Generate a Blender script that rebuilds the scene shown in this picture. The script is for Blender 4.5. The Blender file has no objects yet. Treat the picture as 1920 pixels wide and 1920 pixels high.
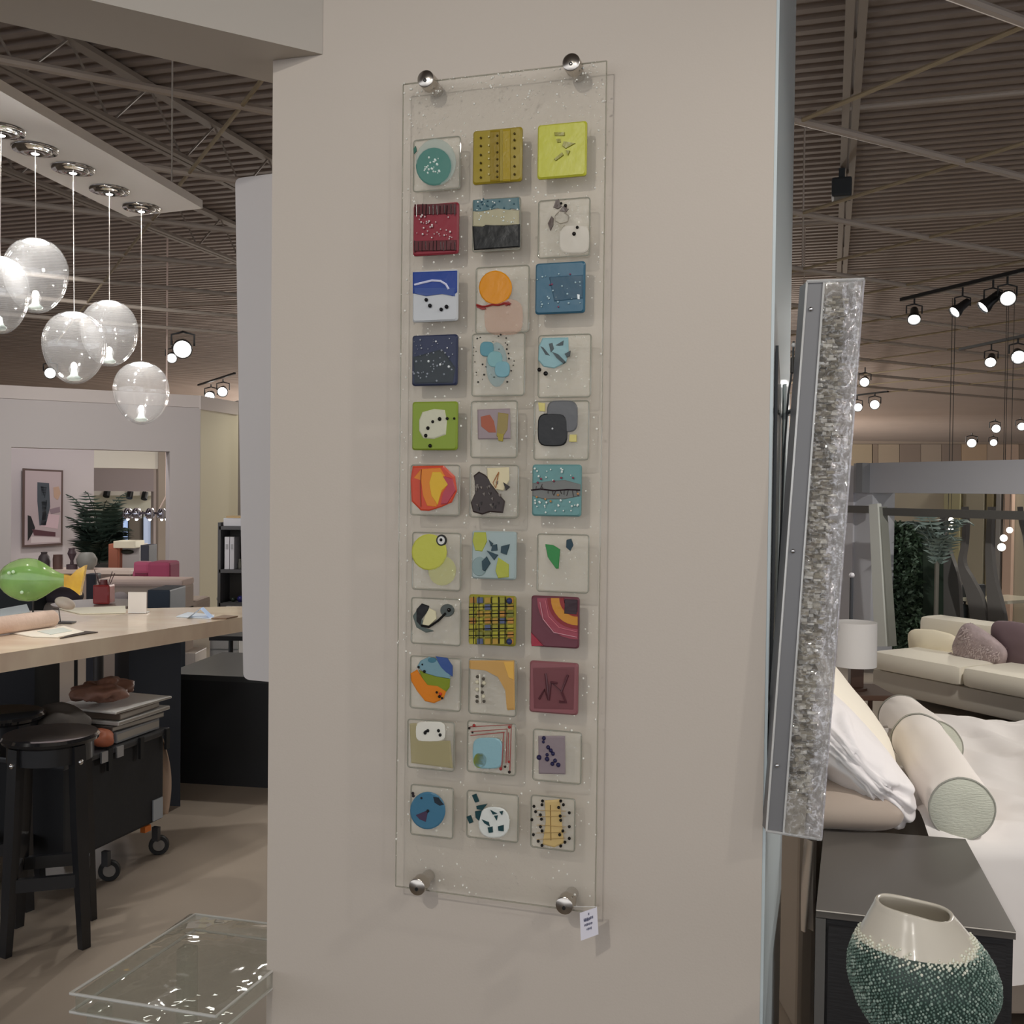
import bpy, bmesh, math, random
from math import sin, cos, pi, radians, sqrt
from mathutils import Vector as V, Matrix, noise
random.seed(7)
SC = bpy.context.scene
COL = SC.collection

# ---------------------------------------------------------------- camera
H = 1.6                                   # eye height
PITCH, ROLL = radians(1.15), radians(0.67)
F_ = V((0, cos(PITCH), -sin(PITCH)))
R0 = V((1, 0, 0)); U0 = V((0, sin(PITCH), cos(PITCH)))
RV = cos(ROLL)*R0 + sin(ROLL)*U0
UV = cos(ROLL)*U0 - sin(ROLL)*R0
cd = bpy.data.cameras.new('camera'); cam = bpy.data.objects.new('camera', cd); COL.objects.link(cam)
cd.sensor_width = 36; cd.lens = 36; cd.clip_start = 0.05; cd.clip_end = 200
m3 = Matrix((RV, UV, -F_)).transposed().to_4x4()
m3.translation = V((0, 0, H)); cam.matrix_world = m3
SC.camera = cam
# ---------------------------------------------------------------- world, exposure
w = bpy.data.worlds.new('world'); SC.world = w; w.use_nodes = True
w.node_tree.nodes['Background'].inputs[0].default_value = (0.93, 0.95, 1.0, 1)
w.node_tree.nodes['Background'].inputs[1].default_value = 1.5  # even fill light added, entering where the room is left open
SC.view_settings.view_transform = 'Standard'
SC.view_settings.look = 'None'
SC.view_settings.exposure = 0.0
SC.view_settings.gamma = 1.0
SC.view_settings.use_curve_mapping = False
SC.cycles.max_bounces = 8; SC.cycles.transparent_max_bounces = 24
SC.cycles.transmission_bounces = 8; SC.cycles.glossy_bounces = 4; SC.cycles.diffuse_bounces = 4
SC.cycles.sample_clamp_indirect = 4.0
SC.cycles.caustics_reflective = False; SC.cycles.caustics_refractive = False

def spot(loc, target, power, size=60, blend=0.6, radius=0.06, color=(1, 0.95, 0.88)):
    l = bpy.data.lights.new('spot_lamp', 'SPOT'); l.energy = power; l.spot_size = radians(size)
    l.spot_blend = blend; l.shadow_soft_size = radius; l.color = color
    o = bpy.data.objects.new('spot_lamp', l); COL.objects.link(o)
    o.location = loc
    o.rotation_euler = (V(target)-V(loc)).to_track_quat('-Z', 'Y').to_euler()
    return o
def down(loc, power, radius=.1, color=(1, .95, .88), size=158):
    return spot(loc, (loc[0], loc[1], 0), power, size, .3, radius, color)
def point(loc, power, radius=0.1, color=(1, 0.95, 0.88)):
    l = bpy.data.lights.new('point_lamp', 'POINT'); l.energy = power; l.shadow_soft_size = radius; l.color = color
    o = bpy.data.objects.new('point_lamp', l); COL.objects.link(o); o.location = loc
    return o
# unseen lamps, mostly added to brighten the art column, floor, furniture and far rooms
spot((-1.3, -0.9, 3.3), (0.0, 2.0, 1.5), 100, 62, 0.8, 0.04, (1, .95, .87))
spot((-0.3, -1.9, 3.2), (0.0, 2.0, 1.5), 26, 50, 0.8, 0.02, (1, .97, .92))  # this and the next are tiny lamps added for glints on the glass
spot((-2.0, -1.6, 2.9), (0.0, 2.0, 1.6), 26, 50, 0.8, 0.02, (1, .97, .92))
spot((1.7, -0.9, 3.3), (0.1, 2.0, 1.2), 34, 60, 0.8, 0.05, (1, .95, .87))
spot((2.2, 0.5, 3.2), (0.6, 2.3, 1.4), 60, 50, .7, .05)  # added to brighten the column end face and the sconce
spot((2.6, 1.2, 3.5), (1.5, 3.4, 0.6), 230, 60, 0.7, 0.05, (1, .96, .92))
spot((4.6, 5.0, 2.5), (1.7, 3.4, 0.6), 250, 60, 0.7, 0.05)
spot((3.4, 5.2, 3.4), (3.3, 7.8, 0.5), 330, 70, 0.8, 0.05, (1, .96, .9))
spot((-3.3, 2.2, 3.4), (-1.6, 4.7, 0.9), 95, 60, 0.8, 0.05)
spot((-1.2, 6.8, 3.4), (-1.0, 3.6, 0.0), 110, 50, 0.5, 0.05)
spot((0.3, 7.6, 3.4), (-2.2, 5.0, 1.0), 90, 60, 0.8, 0.05)
spot((-3.2, 7.2, 3.4), (-3.6, 9.6, 1.2), 150, 95, 0.9, 0.1)
spot((-4.2, 8.6, 3.3), (-4.6, 12.0, 1.8), 170, 90, 0.9, 0.1)
down((-5.6, 13.0, 3.3), 95, 0.2, (1, .95, .95))
down((-2.6, 14.8, 3.2), 90, 0.2, (1, .93, .75))
down((5.6, 10.4, 3.3), 200, 0.2, (1, .95, .85))
point((3.2, 17.0, 2.9), 160, 0.3)  # point lamps from here on are added to brighten the far deck
point((-3.0, 19.0, 3.0), 160, 0.3)
point((4.0, 27.0, 2.6), 1500, 0.3)
point((6.0, 45.0, 2.6), 9000, 0.4)
point((-6.0, 36.0, 2.6), 3500, 0.4)

# ---------------------------------------------------------------- pixel geometry helpers
def D(px, py):
    return F_ + ((px-960)/1920.)*RV + ((960-py)/1920.)*UV
def at(px, py, Y):
    d = D(px, py); return V((0, 0, H)) + d*(Y/d.y)
def onz(px, py, z):
    d = D(px, py); return V((0, 0, H)) + d*((z-H)/d.z)
class Plane:                                # vertical plane through P with horizontal direction angle phi
    def __init__(s, P, phi):
        s.P = V((P[0], P[1], 0)); s.phi = phi
        s.d = V((cos(phi), sin(phi), 0)); s.n = V((sin(phi), -cos(phi), 0))   # n faces the camera side
        if s.n.dot(V((0, 0, 0))-s.P) < 0: s.n = -s.n
    def hit(s, px, py, off=0):
        d = D(px, py); o = V((0, 0, H)); P = s.P + s.n*off
        t = (P-o).dot(s.n)/d.dot(s.n); return o + d*t
    def sz(s, px, py, off=0):
        p = s.hit(px, py, off); return ((p-s.P).dot(s.d), p.z)
    def pt(s, a, z, off=0):
        return s.P + s.d*a + s.n*off + V((0, 0, z))

# ---------------------------------------------------------------- materials
def lin(h, k=1.0, cap=.9):
    o = []
    for i in (0, 2, 4):
        c = int(h[i:i+2], 16)/255.
        c = c/12.92 if c <= .04045 else ((c+.055)/1.055)**2.4
        o.append(c/k)
    q = max(1, max(o)/cap)
    return [x/q for x in o]
MC = {}
def mat(h, rough=.6, metal=0, bump=0, bscale=40, var=0, vscale=6, emit=0, k=.62, coat=0, alpha=1, trans=0, sheen=0, stretch=None):
    key = (h, rough, metal, bump, bscale, var, vscale, emit, k, coat, alpha, trans, sheen, stretch)
    if key in MC: return MC[key]
    m = bpy.data.materials.new('m_'+h); m.use_nodes = True; nt = m.node_tree
    b = nt.nodes['Principled BSDF']; c = lin(h, k)
    b.inputs['Base Color'].default_value = (*c, 1)
    b.inputs['Roughness'].default_value = rough; b.inputs['Metallic'].default_value = metal
    b.inputs['Coat Weight'].default_value = coat; b.inputs['Alpha'].default_value = alpha
    b.inputs['Transmission Weight'].default_value = trans
    b.inputs['Sheen Weight'].default_value = sheen
    b.inputs['IOR'].default_value = 1.46
    tc = nt.nodes.new('ShaderNodeTexCoord'); src = tc.outputs['Object']
    if stretch:
        mp = nt.nodes.new('ShaderNodeMapping'); mp.inputs['Scale'].default_value = stretch
        nt.links.new(src, mp.inputs[0]); src = mp.outputs[0]
    if var:
        n = nt.nodes.new('ShaderNodeTexNoise'); n.inputs['Scale'].default_value = vscale; n.inputs['Detail'].default_value = 5
        nt.links.new(src, n.inputs[0])
        mx = nt.nodes.new('ShaderNodeMix'); mx.data_type = 'RGBA'
        mx.inputs[6].default_value = (*[x*(1-var) for x in c], 1); mx.inputs[7].default_value = (*[min(.95, x*(1+var)) for x in c], 1)
        nt.links.new(n.outputs['Fac'], mx.inputs[0]); nt.links.new(mx.outputs[2], b.inputs['Base Color'])
    if bump:
        n = nt.nodes.new('ShaderNodeTexNoise'); n.inputs['Scale'].default_value = bscale; n.inputs['Detail'].default_value = 3
        nt.links.new(src, n.inputs[0])
        bp = nt.nodes.new('ShaderNodeBump'); bp.inputs['Strength'].default_value = bump; bp.inputs['Distance'].default_value = .01
        nt.links.new(n.outputs['Fac'], bp.inputs['Height']); nt.links.new(bp.outputs[0], b.inputs['Normal'])
    if emit:
        b.inputs['Emission Color'].default_value = (*lin(h), 1); b.inputs['Emission Strength'].default_value = emit
    MC[key] = m; return m
def clear(h='FFFFFF', tint=1.0, veil=.04, veilcol='E8E6E0', bump=0, bscale=60, gl=.05, rough=.03, name='clear', rimr=.45):
    """thin clear glass: transparent + fresnel reflection + a little milky veil"""
    key = ('clear', h, tint, veil, veilcol, bump, bscale, gl, rough, rimr)
    if key in MC: return MC[key]
    m = bpy.data.materials.new(name); m.use_nodes = True; nt = m.node_tree; N = nt.nodes; L = nt.links
    N.remove(N['Principled BSDF'])
    out = N['Material Output']
    tr = N.new('ShaderNodeBsdfTransparent'); tr.inputs[0].default_value = (*[x*tint for x in lin(h, 1, 1)], 1)
    gs = N.new('ShaderNodeBsdfGlossy'); gs.inputs['Roughness'].default_value = rough
    df = N.new('ShaderNodeBsdfDiffuse'); df.inputs[0].default_value = (*lin(veilcol, .8), 1)
    lw = N.new('ShaderNodeLayerWeight'); lw.inputs['Blend'].default_value = .5; fr = N.new('ShaderNodeMath'); fr.operation = 'POWER'; fr.inputs[1].default_value = 3.0; fs_ = N.new('ShaderNodeMath'); fs_.operation = 'MULTIPLY'; fs_.inputs[1].default_value = rimr; L.new(lw.outputs['Facing'], fr.inputs[0]); L.new(fr.outputs[0], fs_.inputs[0])
    m1 = N.new('ShaderNodeMixShader'); m1.inputs[0].default_value = veil
    L.new(tr.outputs[0], m1.inputs[1]); L.new(df.outputs[0], m1.inputs[2])
    m2 = N.new('ShaderNodeMixShader')
    ad = N.new('ShaderNodeMath'); ad.operation = 'ADD'; ad.inputs[1].default_value = gl; ad.use_clamp = True
    L.new(fs_.outputs[0], ad.inputs[0]); L.new(ad.outputs[0], m2.inputs[0])
    L.new(m1.outputs[0], m2.inputs[1]); L.new(gs.outputs[0], m2.inputs[2]); L.new(m2.outputs[0], out.inputs[0])
    if bump:
        tc = N.new('ShaderNodeTexCoord'); n = N.new('ShaderNodeTexNoise'); n.inputs['Scale'].default_value = bscale; n.inputs['Detail'].default_value = 2
        L.new(tc.outputs['Object'], n.inputs[0]); bp = N.new('ShaderNodeBump'); bp.inputs['Strength'].default_value = bump; bp.inputs['Distance'].default_value = .01
        L.new(n.outputs['Fac'], bp.inputs['Height'])
        L.new(bp.outputs[0], gs.inputs['Normal']); L.new(bp.outputs[0], lw.inputs['Normal'])
    MC[key] = m; return m
def emis(col, st):
    key = ('em', tuple(col), st)
    if key in MC: return MC[key]
    m = bpy.data.materials.new('lens'); m.use_nodes = True; b = m.node_tree.nodes['Principled BSDF']
    b.inputs['Base Color'].default_value = (.8, .8, .8, 1)
    b.inputs['Emission Color'].default_value = (*col, 1); b.inputs['Emission Strength'].default_value = st
    MC[key] = m; return m

# ---------------------------------------------------------------- mesh building
ORG = {}
class B:
    def __init__(s): s.v = []; s.f = []; s.mi = []
    def add(s, vs, fs, mi=0):
        n = len(s.v); s.v += [V(x) for x in vs]; s.f += [tuple(i+n for i in f) for f in fs]; s.mi += [mi]*len(fs); return s
    def box(s, c, sz, rz=0, M=None, mi=0, bev=0):
        R = M or Matrix.Rotation(rz, 3, 'Z'); c = V(c)
        hx, hy, hz = sz[0]/2, sz[1]/2, sz[2]/2
        if bev:
            bm = bmesh.new(); bmesh.ops.create_cube(bm, size=1)
            for q in bm.verts: q.co = V((q.co.x*sz[0], q.co.y*sz[1], q.co.z*sz[2]))
            bmesh.ops.bevel(bm, geom=bm.edges[:], offset=bev, segments=2, affect='EDGES', profile=.6)
            vs = [c + R @ q.co for q in bm.verts]; bm.verts.index_update()
            fs = [[q.index for q in f.verts] for f in bm.faces]; bm.free(); return s.add(vs, fs, mi)
        vs = [c + R @ V((x*hx, y*hy, z*hz)) for z in (-1, 1) for y in (-1, 1) for x in (-1, 1)]
        return s.add(vs, [(0, 2, 3, 1), (4, 5, 7, 6), (0, 1, 5, 4), (2, 6, 7, 3), (0, 4, 6, 2), (1, 3, 7, 5)], mi)
    def prism(s, pts, ext, mi=0, side=None):       # pts world polygon, ext extrusion vector
        n = len(pts); pts = [V(p) for p in pts]; ext = V(ext)
        k = len(s.v)
        s.add(pts + [p+ext for p in pts], [tuple(range(n))[::-1], tuple(range(n, 2*n))], mi)
        s.f += [(k+i, k+(i+1) % n, k+n+(i+1) % n, k+n+i) for i in range(n)]; s.mi += [mi if side is None else side]*n
        return s
    def dome(s, pts, n, t, inset=.12, mi=0):      # glass chip: bevelled rim on a flat back
        n = V(n); c = sum((V(p) for p in pts), V())/len(pts); k = len(s.v); N = len(pts)
        r1 = [V(p)+n*t*.55 for p in pts]; r2 = [c+(V(p)-c)*(1-inset)+n*t for p in pts]
        s.add([V(p) for p in pts]+r1+r2, [tuple(range(N))[::-1], tuple(range(2*N, 3*N))], mi)
        for j in (0, 1):
            s.f += [(k+j*N+i, k+j*N+(i+1) % N, k+(j+1)*N+(i+1) % N, k+(j+1)*N+i) for i in range(N)]; s.mi += [mi]*N
        return s
    def tube(s, pts, r, seg=8, mi=0, cap=True):
        pts = [V(p) for p in pts]; n = len(pts)
        rs = r if isinstance(r, (list, tuple)) else [r]*n
        rings = []; up = None
        for i, p in enumerate(pts):
            t = (pts[min(i+1, n-1)]-pts[max(i-1, 0)])
            t = t.normalized() if t.length > 1e-9 else V((0, 0, 1))
            if up is None: up = V((0, 0, 1)) if abs(t.z) < .9 else V((1, 0, 0))
            a = t.cross(up).normalized(); b = a.cross(t).normalized(); up = b
            rings.append([p + (a*cos(2*pi*j/seg)+b*sin(2*pi*j/seg))*rs[i] for j in range(seg)])
        k = len(s.v); s.v += [x for q in rings for x in q]
        for i in range(n-1):
            for j in range(seg):
                s.f.append((k+i*seg+j, k+i*seg+(j+1) % seg, k+(i+1)*seg+(j+1) % seg, k+(i+1)*seg+j)); s.mi.append(mi)
        if cap:
            s.f.append(tuple(k+j for j in range(seg))[::-1]); s.f.append(tuple(k+(n-1)*seg+j for j in range(seg))); s.mi += [mi, mi]
        return s
    def lathe(s, prof, c, seg=32, M=None, mi=0, fn=None):    # prof [(r,z)]
        c = V(c); k = len(s.v); n = len(prof)
        for (r, z) in prof:
            for j in range(seg):
                a = 2*pi*j/seg; p = V((r*cos(a), r*sin(a), z))
                if fn: p = fn(p, a)
                if M: p = M @ p
                s.v.append(c+p)
        for i in range(n-1):
            for j in range(seg):
                s.f.append((k+i*seg+j, k+i*seg+(j+1) % seg, k+(i+1)*seg+(j+1) % seg, k+(i+1)*seg+j)); s.mi.append(mi)
        return s
    def ball(s, c, r, seg=12, rings=7, M=None, mi=0):
        r = (r, r, r) if not isinstance(r, (tuple, list)) else r
        prof = [(sin(pi*i/rings), -cos(pi*i/rings)) for i in range(rings+1)]
        prof[0] = (.001, -1); prof[-1] = (.001, 1)
        S = Matrix.Diagonal(V(r)); S = (M @ S) if M else S
        return s.lathe(prof, c, seg, S, mi)
    def sq(s, c, dims, e=.55, M=None, seg=40, rings=24, wr=0, ws=5, seed=0, mi=0):  # pillow: superellipsoid with wrinkles
        c = V(c); k = len(s.v); pw = lambda x, q: math.copysign(abs(x)**q, x)
        for i in range(rings+1):
            ph = -pi/2+pi*i/rings
            for j in range(seg):
                a = 2*pi*j/seg
                p = V((pw(cos(ph), .9)*pw(cos(a), e), pw(cos(ph), .9)*pw(sin(a), e), pw(sin(ph), .9)))
                # pinch the edge so that corners taper
                ee = max(abs(p.x), abs(p.y))
                p = V((p.x*dims[0], p.y*dims[1], p.z*dims[2]))
                if wr: p += p.normalized()*noise.noise(p*ws+V((seed, seed, seed)))*wr
                s.v.append(c+(M @ p if M else p))
        for i in range(rings):
            for j in range(seg):
                s.f.append((k+i*seg+j, k+i*seg+(j+1) % seg, k+(i+1)*seg+(j+1) % seg, k+(i+1)*seg+j)); s.mi.append(mi)
        return s
    def grid(s, fn, nu, nv, mi=0):
        k = len(s.v)
        for j in range(nv+1):
            for i in range(nu+1): s.v.append(V(fn(i/nu, j/nv)))
        for j in range(nv):
            for i in range(nu):
                a = k+j*(nu+1)+i; s.f.append((a, a+1, a+nu+2, a+nu+1)); s.mi.append(mi)
        return s
    def obj(s, name, m, parent=None, smooth=False, origin=None):
        if parent is not None: o0 = ORG[parent.name]
        elif origin is not None: o0 = V(origin)
        else:
            xs = [p.x for p in s.v]; ys = [p.y for p in s.v]; zs = [p.z for p in s.v]
            o0 = V(((min(xs)+max(xs))/2, (min(ys)+max(ys))/2, min(zs)))
        me = bpy.data.meshes.new(name); me.from_pydata([p-o0 for p in s.v], [], s.f)
        ms = m if isinstance(m, (list, tuple)) else [m]
        for x in ms: me.materials.append(x)
        if len(ms) > 1: me.polygons.foreach_set('material_index', s.mi)
        if smooth: me.polygons.foreach_set('use_smooth', [True]*len(me.polygons))
        bm = bmesh.new(); bm.from_mesh(me); bmesh.ops.recalc_face_normals(bm, faces=bm.faces); bm.to_mesh(me); bm.free()
        if smooth and smooth != 'full':
            try: me.set_sharp_from_angle(angle=radians(40))
            except Exception: pass
        o = bpy.data.objects.new(name, me); COL.objects.link(o)
        if parent is not None: o.parent = parent; ORG[o.name] = o0
        else: o.location = o0; ORG[o.name] = o0
        return o
def tag(o, label, cat, group=None, kind=None):
    o['label'] = label
    if cat: o['category'] = cat
    if group: o['group'] = group
    if kind: o['kind'] = kind
    return o
def thing(name, loc, label, cat, group=None):
    o = bpy.data.objects.new(name, None); COL.objects.link(o); o.location = loc; ORG[o.name] = V(loc)
    o.empty_display_size = .05
    return tag(o, label, cat, group)
def struct(b, name, m, label, smooth=False, cat=None):
    o = b.obj(name, m, smooth=smooth); o['kind'] = 'structure'; o['label'] = label
    if cat: o['category'] = cat
    return o
def dup(root, loc, label, group=None, rot=None):
    r = root.copy(); COL.objects.link(r); r.location = loc; ORG[r.name] = V(loc)
    r['label'] = label
    if rot is not None: r.rotation_euler = rot
    for ch in list(root.children):
        c = ch.copy(); COL.objects.link(c); c.parent = r
        for g in ch.children:
            d = g.copy(); COL.objects.link(d); d.parent = c
    return r
TH = radians(17.2)
PD = V((cos(TH), -sin(TH), 0)); PQ = V((sin(TH), cos(TH), 0))     # art wall direction, and into its depth
AA = radians(29)                                                 # store grid direction A
AD = V((cos(AA), sin(AA), 0)); BD = V((-sin(AA), cos(AA), 0))
# ================================================================ THE SETTING
W = Plane((0, 2.19), -TH)                 # front face of the art column
assert W.n.y < 0
M_WALL = mat('A59D94', .75, bump=.04, bscale=220, k=.6)
M_WALLG = mat('9B989A', .75, k=.6)
ZD, ZJ, ZL = 4.8, 4.34, 3.52              # deck, joist bottom chord, suspended pipe grid
S0 = W.sz(506, 960)[0]; S1 = W.sz(1440, 960)[0]
# floor
b = B(); b.box((0, 28, -.05), (110, 76, .1)); struct(b, 'floor', mat('8A7F73', .42, var=.12, vscale=.9, bump=.02, bscale=60, k=.75), 'polished warm grey concrete store floor')
# corrugated roof deck
b = B(); L0, L1 = -48, 48; pts = []; t = -12.0; pr = .163
while t < 74:
    pts += [(t, 0), (t+pr*.42, 0), (t+pr*.52, .026), (t+pr*.90, .026)]; t += pr
for s_ in (L0, L1):
    b.v += [PD*s_ + PQ*q + V((0, 0, ZD+z)) for q, z in pts]
n = len(pts); b.f = [(i, i+1, n+i+1, n+i) for i in range(n-1)]; b.mi = [0]*(n-1)
struct(b, 'ceiling', mat('8E827B', .7, k=1.0, var=.1, vscale=.5), 'brown grey corrugated metal roof deck over the showroom')
# column carrying the artwork
DC = .86
def plan(pts, z0, z1, b=None, mi=0):
    b = b or B(); return b.prism([V((p[0], p[1], z0)) for p in pts], (0, 0, z1-z0), mi)
c0 = W.pt(S0, 0); c1 = W.pt(S1, 0)
b = plan([c0, c1, c1+PQ*DC, c0+PQ*DC], 0, ZD)
struct(b, 'wall_front', M_WALL, 'warm off-white column wall that carries the fused glass artwork')
# end face cladding of the column, pale blue grey
e0 = c1+PD*.003+PQ*.0; b = plan([c1+PQ*.002, c1+PD*.006+PQ*.002, c1+PD*.006+PQ*(DC-.01), c1+PQ*(DC-.01)], 0, ZD)
struct(b, 'wall_right', mat('9AA3A6', .35, k=.55, coat=.2), 'pale blue grey satin end face of the art column')
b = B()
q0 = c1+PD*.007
b.prism([q0+PQ*.04+V((0, 0, 1.02)), q0+PQ*.36+V((0, 0, 1.02)), q0+PQ*.36+V((0, 0, 1.66)), q0+PQ*.16+V((0, 0, 1.83)), q0+PQ*.04+V((0, 0, 1.9))], PD*.006)  # black slab added where the sconce shadow lies on the end face
struct(b, 'shadow_slab', mat('101314', .25), 'narrow black slab standing in for the sconce shadow on the column end face')
# cove header running off the column towards the left
ZH = W.hit(605, 102).z
E1 = W.hit(605, 102, .001); P2 = onz(190, 5, ZH); P4 = onz(512, 152, ZH); P3 = onz(0, 38, ZH)
P2 = E1+(P2-E1)*3.2; P3 = P4+(P3-P4)*2.6
b = plan([E1, P2, P3, P4+PQ*.02, W.pt(S0, 0, 0)+V((0, 0, 0)), W.pt(S0, 0, .001)], ZH, ZD)
struct(b, 'trim_1', mat('A09A92', .8, k=.6), 'off-white dropped header beam meeting the column at an angle')

# roof joists (open web, running away from the camera)
def joist(s, t0, t1, label, z=ZJ):
    r = thing('roof_joist', PD*s+PQ*t0+V((0, 0, z)), label, 'joist', 'roof joists above the showroom')
    m = mat('8F857C', .6, k=.95)
    for dx in (-.035, .035):
        b = B().box(PD*(s+dx)+PQ*(t0+t1)/2+V((0, 0, z)), (.05, t1-t0, .03), -TH); b.obj('bottom_chord', m, r)
    b = B().box(PD*s+PQ*(t0+t1)/2+V((0, 0, ZD-.03)), (.1, t1-t0, .04), -TH); b.obj('top_chord', m, r)
    b = B(); t = t0; k = 0
    while t+.45 < t1:
        za, zb = (z, ZD-.03) if k % 2 == 0 else (ZD-.03, z)
        b.tube([PD*s+PQ*t+V((0, 0, za)), PD*s+PQ*(t+.45)+V((0, 0, zb))], .010, 5); t += .45; k += 1
    b.obj('web', m, r)
    return r
jn = ['second roof joist left of the pendant canopy', 'roof joist left of the pendant canopy', 'roof joist above the pendant canopy', 'roof joist passing behind the art column',
      'roof joist just right of the art column with a black box hung on it', 'roof joist far right of the column']
for i, s in enumerate((-6.9, -5.2, -3.45, -1.7, .1)):
    joist(s, 2.0 if s < 1 else 6, 34, jn[i])
# black speaker-like box hung from the joist right of the column
p = at(1578, 355, 8.6)
b = B().box(p, (.16, .2, .16), -TH, bev=.02).box(p+V((0, 0, .12)), (.05, .05, .1), -TH)
tag(b.obj('junction_box', mat('1C2023', .6)), 'small black box hung from the roof joist right of the column', 'box')
# conduits under the deck
for k, (a, q, lab) in enumerate([((1610, 202), (1920, 168), 'thin conduit high under the deck, uppermost one on the right'), ((1490, 421), (1920, 391), 'pale conduit crossing under the deck right of the column'), ((1500, 514), (1920, 486), 'pale conduit just above the black light track')]):
    z = 4.5; A_, Q_ = onz(*a, z), onz(*q, z); d_ = PD
    b = B().tube([A_-d_*(18 if k else .3), A_+d_*16], .026 if k else .02, 8)
    tag(b.obj('conduit', mat('A69C92', .6, k=.9), smooth=True), lab, 'conduit')
# suspended pipe grid
G0 = onz(1500, 227, ZL); G0.z = ZL; GS = 1.27
gr = thing('pipe_grid', G0+V((0, 0, 0)), 'diagonal grid of pale pipes hung below the roof deck', 'grid')
mg = mat('A89E95', .6, k=.85)
for i in range(-2, 8):
    o = G0+BD*GS*i
    B().tube([o-AD*11, o+AD*16], .022, 8).obj('cross_pipe', mg, gr, smooth=True)
for i in range(-6, 10):
    if i == -1: continue
    o = G0+AD*GS*i
    B().tube([o-BD*3.2, o+BD*11], .012, 6).obj('thin_pipe', mat('93866F', .6, k=.8), gr, smooth=True)
for (i, j) in [(0, 1), (2, 2), (-4, 1), (-5, 2), (-4, 3), (4, 4), (1, 3), (3, 6), (-6, 4)]:
    o = G0+AD*GS*i+BD*GS*j
    B().tube([o, o+V((0, 0, ZD-ZL))], .008, 5).obj('hanger_rod', mg, gr)

# ---- left block: gallery wall with a wide opening
LW = Plane(at(12, 838, 11.7), AA)
def wslab(pl, px, name, m, lab, thick=.25, off=0, kind='structure', cat=None):
    pts = [pl.hit(x, y, off) for x, y in px]
    b = B().prism(pts, -pl.n*thick)
    o = b.obj(name, m); o['label'] = lab
    if kind: o['kind'] = kind
    if cat: o['category'] = cat
    return o
def wrect(pl, x0, x1, z0, z1, name, m, lab, thick=.25, off=0, kind='structure', cat=None):
    a0 = pl.sz(x0, 930, off)[0]; a1 = pl.sz(x1, 930, off)[0]
    b = B().prism([pl.pt(a0, z0, off), pl.pt(a1, z0, off), pl.pt(a1, z1, off), pl.pt(a0, z1, off)], -pl.n*thick)
    o = b.obj(name, m); o['label'] = lab
    if kind: o['kind'] = kind
    if cat: o['category'] = cat
    return o
zt = LW.hit(120, 733).z; zo = LW.hit(120, 841).z
m1 = mat('A19C9C', .8, k=.6); m2 = mat('ABA4A2', .8, k=.6)
wrect(LW, -260, 21, 0, zt, 'wall_left', m1, 'grey gallery wall left of the opening')
wrect(LW, 318, 375, 0, zt, 'wall_left', m1, 'grey pier right of the gallery opening')
wrect(LW, 21, 318, zo, zt, 'wall_left', m1, 'grey lintel over the gallery opening')
wrect(LW, -260, 374, zt-.12, zt+.03, 'trim_2', m2, 'narrow trim along the top of the gallery wall', thick=.02, off=.02)
ck = LW.hit(375, 930); ck.z = 0
SW = Plane(ck, radians(76))
wrect(SW, 375.5, 446, 0, zt, 'wall_left', mat('B0AB9A', .8, k=.6), 'side face of the gallery block, warm light put into its colour', thick=.2, off=0)  # yellowish light is mixed into this wall colour
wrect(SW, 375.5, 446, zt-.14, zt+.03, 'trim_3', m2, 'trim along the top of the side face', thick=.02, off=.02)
wrect(Plane(at(447, 930, 14.2), AA), 444, 560, 0, zt+.1, 'wall_left', mat('8E8A86', .8), 'darker grey wall behind the side face')  # darker grey than the other gallery walls
BW = Plane(LW.P+BD*3.6, AA)
mb = mat('B9B2B3', .8, k=.62)
z8 = BW.hit(230, 878).z; z9 = BW.hit(230, 845).z
wrect(BW, -200, 176, 0, zt+.05, 'wall_back', mb, 'pale lilac grey back wall with the framed abstract picture')
wrect(BW, 176, 297, z8, zt+.05, 'wall_back', mat('CFCBC0', .8, k=.65), 'cream band of wall over the back nook, its lit look put into the colour')  # paler colour than the wall beside it, so the band looks lit
wrect(BW, 297, 312, 0, zt+.05, 'trim_4', mat('8D8379', .7), 'slim taupe post at the right of the gallery opening', thick=.2, off=.05)
wrect(BW, 312, 420, 0, zt+.05, 'wall_back', mb, 'back wall strip right of the taupe post')
BW2 = Plane(BW.P+BD*1.6, AA)
wrect(BW2, 150, 288, BW2.hit(230, 921).z, zt+.1, 'wall_back', mat('A39DA0', .8), 'grey dropped soffit face inside the nook')
wrect(BW2, 288, 330, 0, zt+.1, 'wall_back', mat('AFA8A6', .8), 'pale wall return inside the nook')
BW3 = Plane(BW.P+BD*4.2, AA)
wrect(BW3, 60, 340, 0, zt+.1, 'wall_back', mat('C9CABC', .8, k=.7), 'cream back wall of the nook with small black wall spots')
wrect(BW3, 160, 300, BW3.hit(230, 929).z, BW3.hit(230, 921).z, 'trim_5', mat('E6E4DC', .7, k=.8), 'white ledge in the nook', off=.3, thick=.25)
for i, (x, y) in enumerate([(199, 931), (242, 934), (270, 936)]):
    c = BW3.hit(x, y, .34)
    b = B().lathe([(.001, 0), (.06, 0), (.06, .14), (.001, .14)], c, 12, Matrix.Rotation(-.5, 3, 'X')).box(c+V((0, 0, .12)), (.02, .02, .1))
    tag(b.obj('wall_spotlight', mat('15171A', .4)), ['leftmost of the three small black spots under the nook ledge', 'middle one of the three small black spots under the nook ledge', 'rightmost of the three small black spots under the nook ledge'][i], 'spotlight', 'black spots in the nook')
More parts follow.
